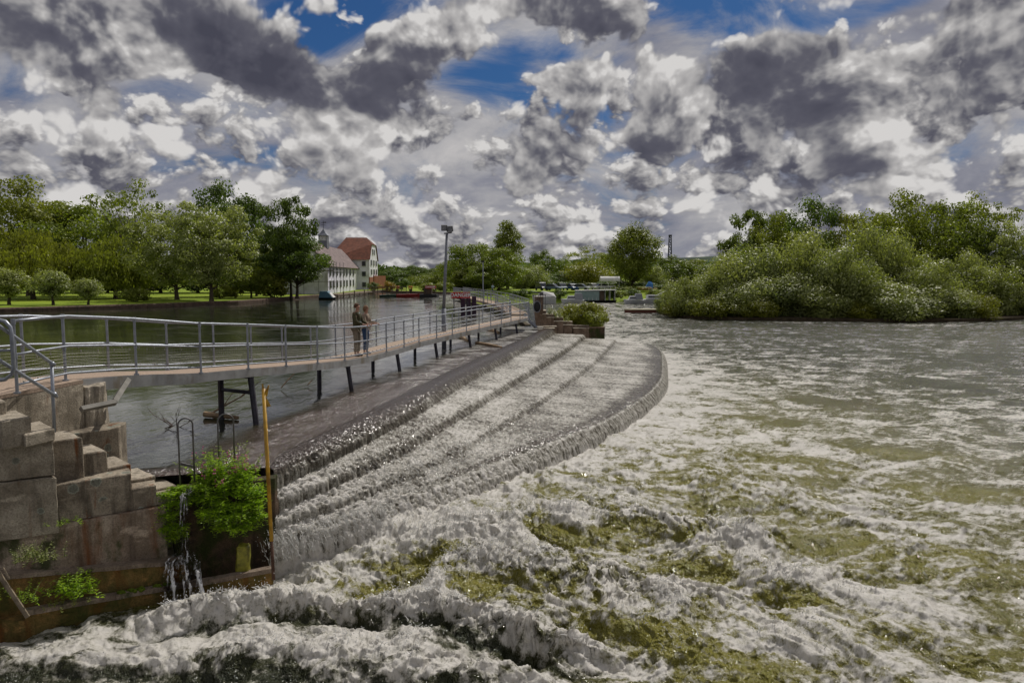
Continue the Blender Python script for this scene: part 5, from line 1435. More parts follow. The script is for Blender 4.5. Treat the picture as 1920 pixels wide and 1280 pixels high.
fbox(1100, 1134, 613, 57.4, -.6, 6, M_DARKWALL, 'wing_wall', M_BROWNC)
fbox(1073, 1100, 612, 59.2, -.6, 5, M_DARKWALL, 'wing_wall', M_BROWNC)
fbox(1004, 1044, 611.5, 55.9, 0, 1.0); fbox(1003, 1040, 615, 55.2, 0, .8)
o = plant('shrub', 1094, 566, 76, 60.5, PD(1094, 614, 60.5).z, 'bright yellow green bush growing on the far abutment', 'plants on the far abutment', 'bush')
for ch in o.children:
    if ch.name.startswith('crown'):
        ch.data = ch.data.copy(); ch.data.materials[0] = M_LEAFY
plant('yellow', 1078, 572, 46, 59.4, PD(1078, 612, 59.4).z, 'rust tinged left half of the bush on the far abutment', 'plants on the far abutment', 'bush')
plant('shrub', 1117, 584, 50, 58.6, PD(1116, 618, 58.6).z, 'low right tail of the bush on the far abutment', 'plants on the far abutment', 'bush')
# lifebuoy on its board, slanted guard bars and chute
lb = thing('lifebuoy_housing', tuple(PD(1007, 585, 56.4)), 'dark oval lifebuoy housing on the far abutment pier', 'lifebuoy')
c = PD(1007, 575, 56.5)
mb = MB(); mb.ball(c, (.24, .1, .38), 14, 10); mb.build('housing', M_BLACK, lb, smooth=True)
mb = MB(); mb.tube([c + Vector((.27 * math.cos(q), -.06, .42 * math.sin(q))) for q in [k * .3142 for k in range(21)]], .035, 6); mb.build('rim', M_LEAD, lb)
gd = thing('fan_guard', tuple(PD(1000, 612, 55.4)), 'fan of slanted steel guard bars at the far end of the footbridge', 'guard')
for k in range(9):
    p = PD(978 + k * 2.6, 560 + k * 1.5, 55.2); q = PD(989 + k * 1.9, 588 + k * 2.8, 55.0)
    mb = MB(); mb.tube([p, q], .022, 5); mb.build('bar', M_GALV, gd)
mb = MB(); mb.tube([PD(983, 588, 54.9), PD(994, 603, 54.7), PD(1006, 614, 54.6)], .13, 4); mb.build('chute', M_LEAD, gd)
mb = MB()
for k in range(6):
    p = PD(1000 + k * 4.5, 552, 56.6); mb.tube([p, PD(1000 + k * 4.5, 566 + (k > 2) * 14, 56.6)], .02, 4)
mb.tube([PD(998, 553, 56.6), PD(1024, 553, 56.6)], .03, 5); mb.tube([PD(1000, 549, 56.6), PD(1018, 549.5, 56.6)], [.03, .09], 5)
mb.build('guard_rail', M_DARKGAL, gd)

# ------------------------------------------------------------------ marina
def paint(name, c, r=.35): return simple(name, c, r, 0, 2, .08, 0, .5)
M_HULLW = paint('white_hull', (.72, .73, .75)); M_CANVAS = paint('grey_canvas', (.30, .31, .34), .8); M_COVW = paint('white_cover', (.60, .59, .57), .8)
M_BLUEC = paint('blue_cover', (.07, .16, .22), .7); M_GREENB = paint('pale_green_boards', (.24, .33, .31), .7); M_REDH = paint('red_hull', (.28, .03, .025)); M_GLASS = paint('dark_glass', (.03, .035, .045), .15)
M_TARP = paint('blue_tarpaulin', (.05, .20, .55), .6); M_TYRE = paint('tyre_rubber', (.015, .015, .015), .8)
def hull_rings(L, B, H, rake=.25):
    rg = []
    for s in (0, .08, .3, .6, .82, .95, 1.0):
        w = B / 2 * (1 if s < .5 else max(.03, 1 - ((s - .5) / .5) ** 2.2)); sh = H * (1 + .25 * s * s)
        x = (s - .5) * L
        rg.append([Vector((x, -w * .55, 0)), Vector((x + rake * s, -w, sh)), Vector((x + rake * s, -w * .86, sh + .03)), Vector((x + rake * s, w * .86, sh + .03)), Vector((x + rake * s, w, sh)), Vector((x, w * .55, 0))])
    return rg
def boat(name, px0, px1, ywater, z0, label, cat, kind, rz=0.0, hm=M_HULLW, H=.8, B=2.2, extra=None):
    a, b = PZ(px0, ywater, z0), PZ(px1, ywater, z0); c = (a + b) / 2; L = (b - a).length
    t = thing(name, tuple(c), label, cat, 'boats moored along the banks')
    def X(v): v = Vector(v); v.rotate(Matrix.Rotation(rz, 3, 'Z')); return v + c
    def part(nm, rings, mat, **k):
        mb = MB(); mb.loft([[X(p) for p in r] for r in rings]); return mb.build(nm, mat, t, **k)
    part('hull', [[p - Vector((0, 0, .12)) for p in r] for r in hull_rings(L, B, H)], hm)
    def cab(x0, x1, w, za, zb, ta=.25, tb=.35):
        return [[Vector((x0, -w / 2, za)), Vector((x0, w / 2, za)), Vector((x1, w / 2, za)), Vector((x1, -w / 2, za))], [Vector((x0 + ta, -w * .42, zb)), Vector((x0 + ta, w * .42, zb)), Vector((x1 - tb, w * .42, zb)), Vector((x1 - tb, -w * .42, zb))]]
    if kind == 'cruiser':
        part('cabin', cab(-L * .1, L * .3, B * .8, H * 1.0, H + .75), M_HULLW)
        part('window', cab(-L * .08, L * .26, B * .84, H + .25, H + .55, .06, .12), M_GLASS)
        part('canopy', cab(-L * .45, -L * .06, B * .86, H, H + 1.25, .25, .1), M_CANVAS)
    elif kind == 'covered':
        part('cover', [[Vector((-L * .48, -B * .48, H)), Vector((-L * .48, B * .48, H)), Vector((L * .35, B * .42, H)), Vector((L * .35, -B * .42, H))], [Vector((-L * .4, -.3, H + .7)), Vector((-L * .4, .3, H + .7)), Vector((L * .1, .2, H + 1.1)), Vector((L * .1, -.2, H + 1.1))]], M_COVW)
        part('windscreen', cab(L * .05, L * .3, B * .7, H, H + .8, .1, .6), M_GLASS)
    elif kind == 'tarped':
        part('cover', cab(-L * .48, L * .44, B * .95, H * .8, H + .95, .15, .9), M_BLUEC)
        part('window_strip', cab(L * .08, L * .47, B * .8, H * .9, H + .72, .1, .62), M_COVW)
    elif kind == 'fly':
        part('cabin', cab(-L * .35, L * .25, B * .85, H, H + .8, .1, .5), M_HULLW)
        part('window', cab(-L * .3, L * .2, B * .89, H + .3, H + .6, .05, .3), M_GLASS)
        part('windscreen', [[Vector((L * .18, -.8, H + .8)), Vector((L * .18, .8, H + .8)), Vector((L * .5, .6, H + 1.6)), Vector((L * .5, -.6, H + 1.6))], [Vector((L * .12, -.8, H + .85)), Vector((L * .12, .8, H + .85)), Vector((L * .46, .6, H + 1.7)), Vector((L * .46, -.6, H + 1.7))]], M_HULLW)
    elif kind == 'house':
        part('cabin', [[Vector((-L * .49, -B * .45, H)), Vector((L * .08, -B * .45, H)), Vector((L * .08, B * .45, H)), Vector((-L * .49, B * .45, H))], [Vector((-L * .49, -B * .45, H + 2.0)), Vector((L * .08, -B * .45, H + 2.0)), Vector((L * .08, B * .45, H + 2.0)), Vector((-L * .49, B * .45, H + 2.0))]], M_GREENB)
        part('roof', [[Vector((-L * .5, -B * .52, H + 2.0)), Vector((L * .5, -B * .52, H + 2.15)), Vector((L * .5, B * .52, H + 2.15)), Vector((-L * .5, B * .52, H + 2.0))], [Vector((-L * .5, -B * .52, H + 2.12)), Vector((L * .5, -B * .52, H + 2.27)), Vector((L * .5, B * .52, H + 2.27)), Vector((-L * .5, B * .52, H + 2.12))]], M_COVW)
        part('saloon', cab(L * .08, L * .2, B * .8, H, H + 2.0, 0, 0), M_BROWNW)
        for k in range(6):
            x = -L * .45 + k * L * .09; part('batten', cab(x, x + .08, B * .94, H, H + 2.0, 0, 0), M_FRAME)
        for x in (.22, .34, .46): part('roof_post', cab(L * x, L * x + .08, B * .9, H, H + 2.1, 0, 0), M_FRAME)
        mb = MB(); mb.tube([X((-L * .2, -B * .4, H + 3.0)), X((L * .48, -B * .4, H + 3.0))], .03, 4)
        for k in range(6): mb.tube([X((-L * .2 + k * L * .136, -B * .4, H + 2.1)), X((-L * .2 + k * L * .136, -B * .4, H + 3.0))], .03, 4)
        mb.build('roof_rail', M_FRAME, t)
    elif kind == 'punt':
        part('seat', cab(-.25, .25, B * .7, H * .9, H + .08, 0, 0), M_WOOD)
    return t
boat('covered_boat', 600, 628, 561, ZU, 'small boat under a dark blue cover with pale end, left of the mill', 'boat', 'tarped', 0, M_BLACK, .35, 2.2)
boat('red_punt', 744, 786, 557, ZU, 'long low red punt moored below the small lawn', 'boat', 'punt', 0, M_REDH, .6, 1.3)
boat('dark_punt', 712, 744, 556.5, ZU, 'dark green rowing boat moored beside the red punt', 'boat', 'punt', 0, paint('dark_green_hull', (.02, .05, .03)), .45, 1.2)
boat('cabin_cruiser', 1000, 1042, 569, 0, 'large white motor boat with peaked cover behind the far abutment', 'boat', 'covered', R(180), H=1.5, B=2.8)
boat('cabin_cruiser', 1054, 1095, 568, 0, 'small white cabin boat moored before the pale green houseboat', 'boat', 'cruiser', R(180), H=.8, B=2.0)
boat('houseboat', 1078, 1154, 567, 0, 'pale green boarded houseboat with flat roof and open porch', 'houseboat', 'house', 0, M_BLACK, .5, 3.2)
boat('cabin_cruiser', 1171, 1206, 569, 0, 'white cruiser with peaked grey canvas hood right of the houseboat', 'boat', 'cruiser', R(180), H=.8)
boat('cabin_cruiser', 1205, 1250, 568, 0, 'white cruiser with raised windscreen at the tip of the island', 'boat', 'fly', 0, H=.9)
q = PZ(1213, 587, 0); a, b = PZ(1171, 586, 0), PZ(1256, 586, 0)
pn = thing('flat_pontoon', tuple(q), 'long flat pontoon with beige top and red brown side by the island tip', 'pontoon')
L = (b - a).length
mb = MB(); mb.loft([[Vector((a.x + s * L, a.y - w, -.1)), Vector((a.x + s * L, a.y - w, .42)), Vector((a.x + s * L, a.y + w, .42)), Vector((a.x + s * L, a.y + w, -.1))] for s, w in ((0, .15), (.12, .8), (.5, 1), (.9, 1), (1, .8))]); mb.build('hull', paint('red_brown_side', (.13, .04, .025), .7), pn)
mb = MB(); mb.loft([[Vector((a.x + s * L, a.y - w, .425)), Vector((a.x + s * L, a.y - w, .56)), Vector((a.x + s * L, a.y + w, .56)), Vector((a.x + s * L, a.y + w, .425))] for s, w in ((-.01, .15), (.12, .84), (.5, 1.04), (.9, 1.04), (1.01, .84))]); mb.build('deck', paint('beige_deck', (.42, .38, .26), .8), pn)

def car(px, d, z0, rz, mat, label, L=4.2, Wd=1.75, H=1.5, est=False):
    c = PD(px, 540, d); c = Vector((c.x, d, z0)); t = thing('parked_car', tuple(c), label, 'car', 'cars parked behind the marina')
    def X(v): v = Vector(v); v.rotate(Matrix.Rotation(rz, 3, 'Z')); return v + c
    prof = [(-.5, .35), (-.5, .75), (-.46, .9), (-.05 if est else -.12, .98), (.3, .95), (.46, .82), (.5, .6), (.5, .35)]
    mb = MB(); mb.loft([[X((x * L, y, z * .95)) for x, z in prof] for y in (-Wd / 2, Wd / 2)]); mb.build('body', mat, t, bevel=.05)
    pr = [(-.47 if est else -.40, .88), (-.42 if est else -.28, H), (.08, H), (.26, .9)]
    mb = MB(); mb.loft([[X((x * L, y * s, z)) for x, z in pr] for y, s in ((-Wd / 2 + .12, 1), (Wd / 2 - .12, 1))]); g_ = mb.build('glasshouse', M_GLASS, t)
    mb = MB(); mb.loft([[X((x * L, y, z)) for x, z in ((-.42 if est else -.28, H - .02), (-.41 if est else -.27, H + .04), (.06, H + .04), (.08, H - .02))] for y in (-Wd / 2 + .1, Wd / 2 - .1)]); mb.build('roof', mat, t)
    for sx in (-.31, .31):
        for sy in (-1, 1):
            mb = MB(); mb.tube([X((sx * L, sy * (Wd / 2 - .18), .32)), X((sx * L, sy * (Wd / 2 + .02), .32))], .32, 12); mb.build('wheel', M_TYRE, t)
    for sy in (-.6, .6):
        mb = MB(); mb.box(X((.495 * L, sy, .68)), (.08, .3, .16), rz); mb.build('headlight', M_FRAME, t)
    return t
car(1016, 176, 2.3, R(-65), paint('navy_paint', (.02, .03, .07)), 'dark navy off road car, leftmost behind the marina', H=1.8, est=True)
car(1037, 174, 2.3, R(-30), paint('blue_silver_paint', (.10, .14, .22)), 'silver blue hatchback beside the navy off road car')
car(1054, 178, 2.3, R(-75), paint('teal_paint', (.02, .08, .11)), 'teal estate car between the two blue cars', est=True, H=1.6)
car(1074, 176, 2.3, R(-70), paint('royal_paint', (.03, .08, .22)), 'bright blue saloon right of the teal estate')
car(1090, 175, 2.3, R(-25), paint('silver_paint', (.32, .34, .37)), 'low silver car right of the bright blue saloon')
car(1131, 180, 2.3, R(10), paint('white_paint', (.60, .60, .60)), 'white car parked under the arched canopy')
car(1112, 184, 2.3, R(-60), paint('pale_paint', (.50, .50, .47)), 'pale car half hidden behind the houseboat roof rail')
# arched canopy, tarpaulin, crane
c = PD(1143, 540, 178); cp = thing('arched_canopy', (c.x, 178, 2.3), 'white barrel topped canopy on thin posts behind the houseboat', 'canopy')
mb = MB(); rg = []
for x in np.linspace(-2.3, 2.3, 5): rg.append([Vector((c.x + x, 178 + 1.3 * math.cos(q), 4.45 + 1.1 * math.sin(q))) for q in np.linspace(0, math.pi, 9)] + [Vector((c.x + x, 178 - 1.2, 4.4)), Vector((c.x + x, 179.2, 4.4))])
mb.loft(rg); mb.build('cover', M_COVW, cp)
for sx in (-2.1, -.4, 2.1):
    mb = MB(); mb.tube([(c.x + sx, 177, 2.2), (c.x + sx, 177, 4.5)], .06, 5); mb.build('post', M_FRAME, cp)
c = PD(1217, 541, 176)
mb = MB(); mb.loft([[Vector((c.x - 1.0, 176, 2.3)), Vector((c.x + .9, 176, 2.3)), Vector((c.x + .9, 178, 2.3)), Vector((c.x - 1.0, 178, 2.3))], [Vector((c.x - .2, 176.2, 4.1)), Vector((c.x + 1.0, 176.3, 3.7)), Vector((c.x + .9, 177.5, 3.6)), Vector((c.x - .1, 177.5, 4.0))], [Vector((c.x + .1, 176.5, 4.45)), Vector((c.x + .8, 176.6, 4.2)), Vector((c.x + .7, 177.2, 4.1)), Vector((c.x + .15, 177.2, 4.4))]])
tag(mb.build('blue_tarpaulin', M_TARP, origin=(c.x, 176, 2.3)), 'bright blue tarpaulin draped over something right of the column tree', 'tarpaulin')
cr = thing('lattice_crane', tuple(PD(1255, 540, 420)), 'dark lattice crane boom standing on the skyline above the trees', 'crane')
b0 = PD(1255, 530, 420); t0 = PD(1256, 443, 420)
mb = MB(); zs = np.linspace(b0.z - 3, t0.z, 22)
def cw(z): f = (z - zs[0]) / (zs[-1] - zs[0]); return 1.35 * (1 - f) + .55 * f
for sx in (-1, 1):
    for sy in (-1, 1): mb.tube([(b0.x + sx * cw(z), 420 + sy * cw(z), z) for z in zs], .17, 4)
for i in range(len(zs) - 1):
    s = 1 if i % 2 else -1
    for sy in (-1, 1): mb.tube([(b0.x - s * cw(zs[i]), 420 + sy * cw(zs[i]), zs[i]), (b0.x + s * cw(zs[i + 1]), 420 + sy * cw(zs[i + 1]), zs[i + 1])], .12, 3)
mb.build('boom', M_BLACK, cr)
mb = MB(); mb.box((b0.x, 420, t0.z + .4), (1.6, 1.6, .8)); mb.build('boom_head', M_BLACK, cr)
# flower tubs on the little lawn right of the mill
for px, lb in ((745, 'orange flower tub left of the red punt on the little lawn'), (770, 'orange flower tub behind the bow of the red punt')):
    q = PD(px, 548, 164); ft = thing('flower_tub', (q.x, 164, 2.3), lb, 'flower tub', 'flower tubs on the little lawn')
    mb = MB(); mb.tube([(q.x, 164, 2.3), (q.x, 164, 2.8)], [.3, .4], 8); mb.build('tub', M_BROWNW, ft)
    mb = MB()
    for k in range(14): mb.ball((q.x + trs.uniform(-.4, .4), 164 + trs.uniform(-.3, .3), 3.0 + trs.uniform(-.1, .4)), .15, 6, 4)
    mb.build('flowers', paint('orange_petal%s' % ('' if px < 750 else '_two'), (.5, .14, .03), .7), ft)

# ------------------------------------------------------------------ plants on the near abutment
def herb_clump(name, label, px_list, seed, nst, hmax, leafL, mat, flowers=0, grp=None, cat='plant', spread=.16, droop=.0, lean=(0, -.1)):
    """leafy stems rooted at given (px, py, d) points"""
    rs = np.random.RandomState(seed)
    roots = [PD(*q[:3]) for q in px_list]; hs = [q[3] for q in px_list]
    base = roots[0]
    t = thing(name, tuple(base), label, cat, grp)
    C = []; N = []; T = []; mb = MB(); fl = MB()
    for (r, h) in zip(roots, hs):
        for k in range(nst):
            p = Vector(r) + Vector((rs.normal() * spread, rs.normal() * spread * .7, 0))
            hh = h * rs.uniform(.45, 1.0)
            dv = Vector((rs.normal() * .28 + lean[0], rs.normal() * .28 + lean[1], 1.0)).normalized()
            pts = [p]; n = 6
            for i in range(1, n + 1):
                f = i / n; pts.append(p + dv * hh * f + Vector((dv.x, dv.y, 0)) * hh * .5 * f * f - Vector((0, 0, droop * hh * f * f)))
            mb.tube(pts, [.006 * (1 - .7 * i / n) for i in range(n + 1)], 4, caps=False)
            nl = int(26 * hh / .6) + 6; tb = rs.uniform(.2, .8)
            for j in range(nl):
                f = (j + rs.rand()) / nl; i = min(int(f * n), n - 1); q = pts[i].lerp(pts[i + 1], f * n - i)
                a = rs.uniform(0, 6.28); out = np.array([math.cos(a), math.sin(a), rs.uniform(-.2, .6)])
                L = leafL * (1.15 - .55 * f)
                C.append(np.array(q) + out * L * .5); nn = np.array([-out[0] * .6, -out[1] * .6, 1.0]) + rs.normal(size=3) * .35
                N.append(nn); T.append((tb + rs.uniform(-.3, .35), out, L))
            if flowers and rs.rand() < flowers and h > hmax * .75:
                for j in range(6): fl.ball(pts[-1] + Vector((rs.normal() * .02, rs.normal() * .02, rs.uniform(-.10, .03))), .014, 5, 4)
    V = []; 
    for c, nn, (tt_, out, L) in zip(C, N, T):
        o_ = out / np.linalg.norm(out); nn = nn - o_ * np.dot(nn, o_); nn /= np.linalg.norm(nn); sd_ = np.cross(o_, nn)
        V += [c - o_ * L * .5, c + sd_ * L * .14, c + o_ * L * .5 - nn * L * .12, c - sd_ * L * .14]
    me = bpy.data.meshes.new('foliage'); off = np.array(base)
    me.from_pydata([tuple(v - off) for v in V], [], [(4 * i, 4 * i + 1, 4 * i + 2, 4 * i + 3) for i in range(len(V) // 4)])
    at = me.attributes.new('tint', 'FLOAT', 'FACE'); at.data.foreach_set('value', np.clip([q[0] for q in T], 0, 1).astype(np.float32))
    me.materials.append(mat); o = bpy.data.objects.new('foliage', me); COL.objects.link(o); o.parent = t
    mb.build('stem', M_LEAFY if mat is not M_HERB else M_STEM, t, normals=False)
    if fl.v: fl.build('flowers', M_PETAL, t)
    return t
M_STEM = simple('green_stem', (.10, .14, .03), .6)
herb_clump('willowherb', 'tall bright green willowherb with pink flower tips behind the ladder hoops',
           [(425, 905, 13.9, .68), (408, 915, 13.8, .62), (440, 915, 13.9, .56), (395, 930, 13.7, .48), (455, 930, 13.8, .46), (420, 930, 13.6, .6), (432, 900, 13.9, .74), (378, 930, 13.6, .36), (470, 930, 13.85, .36), (400, 905, 13.9, .6), (450, 905, 13.95, .5)], 1, 16, .66, .12, M_HERB, .22, None, 'plant', .13)
herb_clump('hanging_greenery', 'bright green plants spilling over the wet wall right of the ladder hoops',
           [(400, 940, 13.5, .30), (425, 950, 13.5, .34), (450, 950, 13.6, .32), (470, 950, 13.8, .26), (385, 935, 13.4, .28), (480, 940, 13.9, .22), (440, 965, 13.45, .3), (410, 965, 13.4, .3), (460, 975, 13.6, .28), (425, 985, 13.4, .2), (395, 960, 13.3, .3), (478, 965, 13.75, .3), (450, 990, 13.45, .22)], 2, 24, .4, .11, M_HERB, 0, None, 'plant', .13, 1.3, (.05, -.55))
herb_clump('hanging_greenery', 'bright green plants hanging left of the small side fall',
           [(322, 925, 13.2, .22), (330, 945, 13.1, .26), (320, 965, 13.05, .26), (330, 985, 13.05, .26), (345, 915, 13.4, .25), (365, 915, 13.4, .26), (325, 1005, 13.05, .22), (315, 990, 13.0, .2)], 3, 22, .4, .10, M_HERB, 0, None, 'plant', .10, 1.4, (0, -.5))
herb_clump('ledge_weed', 'pale leafy weed on the left part of the upper ledge', [(62, 1045, 11.1, .32), (48, 1055, 11.0, .25), (75, 1048, 11.2, .25)], 4, 12, .3, .06, M_SILVER, 0, 'weeds on the ledges')
herb_clump('ledge_weed', 'dark green grassy tuft growing below the upper ledge', [(140, 1105, 11.7, .36), (150, 1115, 11.7, .34), (128, 1110, 11.6, .28)], 5, 16, .3, .09, M_HERB, 0, 'weeds on the ledges')
herb_clump('ledge_weed', 'small leafy weed resting on the lower kerb', [(118, 1135, 11.45, .13), (132, 1133, 11.5, .12), (105, 1138, 11.4, .1)], 6, 5, .2, .05, M_SILVER, 0, 'weeds on the ledges')
herb_clump('ledge_weed', 'straggling weed beside the leaning timber prop', [(32, 1120, 11.1, .28), (44, 1128, 11.1, .2)], 7, 7, .3, .05, M_HERB, 0, 'weeds on the ledges')
herb_clump('ledge_weed', 'tiny grass tuft at the joint between tall wall and step wall', [(118, 985, 11.75, .12), (126, 982, 11.85, .1)], 8, 8, .2, .05, M_HERB, 0, 'weeds on the ledges')
herb_clump('dry_reeds', 'thin dry stalks on the far abutment steps', [(1040, 597, 57.5, .9), (1050, 597, 57.6, 1.0), (1030, 590, 57.7, .9), (1062, 604, 57.6, .7)], 9, 8, 1, .16, M_SILVER, 0)
# moss cushions on the kerb
rs = np.random.RandomState(4)
for k, (px, py) in enumerate(((222, 1111), (243, 1108), (259, 1106), (292, 1099), (310, 1097))):
    i = 0 if px < 270 else 1; f = (px - 48) / (270 - 48) if i == 0 else (px - 270) / 130
    p = L1[i].lerp(L1[i + 1], f); mb = MB()
    for j in range(7): mb.ball((p.x + rs.normal() * .035, p.y + .05 + rs.normal() * .02, p.z + .005), (.03 + rs.rand() * .03, .03, .022 + rs.rand() * .02), 7, 5)
    tag(mb.build('moss_cushion', M_MOSS, origin=p, smooth=True), ['leftmost moss cushion on the lower kerb', 'second moss cushion from the left on the lower kerb', 'middle moss cushion on the lower kerb', 'large moss cushion near the splashing wave', 'rightmost moss cushion where the wave hits the kerb'][k], 'moss', 'moss cushions on the kerb')

# small side fall beneath the plants
def side_fall():
    n, m = 90, 60
    top0, top1 = PD(340, 925, 13.15), PD(366, 925, 13.25)
    u = np.linspace(0, 1, m)[None, :]; t = np.linspace(0, 1, n)[:, None]
    tx = top0.x + (top1.x - top0.x) * u + 0 * t
    # falls, then spreads over the ledge and down to the trough
    zc = np.interp(t[:, 0], [0, .08, .55, .68, 1.0], [1.86, 1.80, .80, .72, .10])[:, None] + 0 * u
    yc = np.interp(t[:, 0], [0, .08, .55, .68, 1.0], [13.35, 13.02, 12.88, 12.62, 12.40])[:, None] + 0 * u
    sp = np.interp(t[:, 0], [0, .5, .66, 1.0], [.8, 1.0, 3.0, 3.6])[:, None]
    cx = np.interp(t[:, 0], [0, .5, 1.0], [0, .03, .22])[:, None]
    mid = (top0.x + top1.x) / 2
    X = mid + (tx - mid) * sp + cx; Y = yc; Z = zc
    s = fbm(u * 9 + 0 * t, t * 3 + 0 * u, 4, .65, seed=201); s2 = fbm(X * 11, Z * 6 + Y * 9, 4, .65, seed=203)
    X = X + s2 * .05; Y = Y - np.abs(s) * .07 - s2 * .05; Z = Z + s2 * .05
    foam = np.clip(.28 + .9 * s + .3 * s2 + .15 * (t > .55), 0, 1)
    o = grid_mesh('side_fall', X, Y, Z, {'foam': foam, 'aer': 0 * foam}, M_FALL)
    o['kind'] = 'structure'
def fall_material():
    m, g = new_mat('thin_falling_water')
    co = objco(g); foam = attr(g, 'foam')
    n = g.noise(g.vscale(co, (30, 30, 4)), 1.0, 4, .65)
    f = g.step(g.m('ADD', foam, g.m('MULTIPLY', g.m('SUBTRACT', n, .5), 1.6)), .38, .85)
    gl = g.node('ShaderNodeBsdfGlass'); gl.inputs['IOR'].default_value = 1.05; gl.inputs['Roughness'].default_value = .1
    d = principled(g, (.66, .66, .66), .3)
    mx = g.node('ShaderNodeMixShader'); g.l.new(f, mx.inputs[0]); g.l.new(gl.outputs[0], mx.inputs[1]); g.l.new(d, mx.inputs[2])
    finish(g, mx.outputs[0]); return m
M_FALL = fall_material()
side_fall()

# ------------------------------------------------------------------ people
M_SKIN = simple('skin', (.42, .22, .15), .55, 0, 8, .08)
M_HAIRB = simple('brown_hair', (.10, .045, .02), .8, 0, 20, .4, .5)
M_HAIRF = simple('sandy_hair', (.20, .11, .06), .8, 0, 20, .4, .5)
M_OLIVE = simple('olive_jacket', (.060, .052, .022), .85, 0, 12, .25, .4)
M_BEIGE = simple('beige_trousers', (.20, .165, .125), .9, 0, 10, .15, .3)
M_TAN = simple('tan_top', (.26, .20, .15), .9, 0, 12, .2, .3)
M_DENIM = simple('blue_denim', (.03, .065, .15), .9, 0, 14, .3, .3)
M_SHIRT = simple('pale_blue_shirt', (.35, .50, .56), .8)
M_SHOE = simple('dark_shoe', (.03, .018, .012), .6)
M_EYE = simple('dark_eye', (.02, .015, .012), .3)
def skin_mesh(name, verts, edges, radii, mat, parent, root=0, lv=2):
    me = bpy.data.meshes.new(name); me.from_pydata(verts, edges, [])
    ob = bpy.data.objects.new(name, me); COL.objects.link(ob)
    sk = ob.modifiers.new('s', 'SKIN'); sk.use_smooth_shade = True
    if not me.skin_vertices: 
        bm = bmesh.new(); bm.from_mesh(me); bm.verts.layers.skin.verify(); bm.to_mesh(me); bm.free()
    for i, r in enumerate(radii):
        d = me.skin_vertices[0].data[i]; d.radius = r if hasattr(r, '__len__') else (r, r); d.use_root = (i == root)
    sb = ob.modifiers.new('u', 'SUBSURF'); sb.levels = lv; sb.render_levels = lv
    dg = bpy.context.evaluated_depsgraph_get(); me2 = bpy.data.meshes.new_from_object(ob.evaluated_get(dg))
    bpy.data.objects.remove(ob)
    me2.name = name; me2.materials.clear(); me2.materials.append(mat)
    o = bpy.data.objects.new(name, me2); COL.objects.link(o); o.parent = parent
    return o
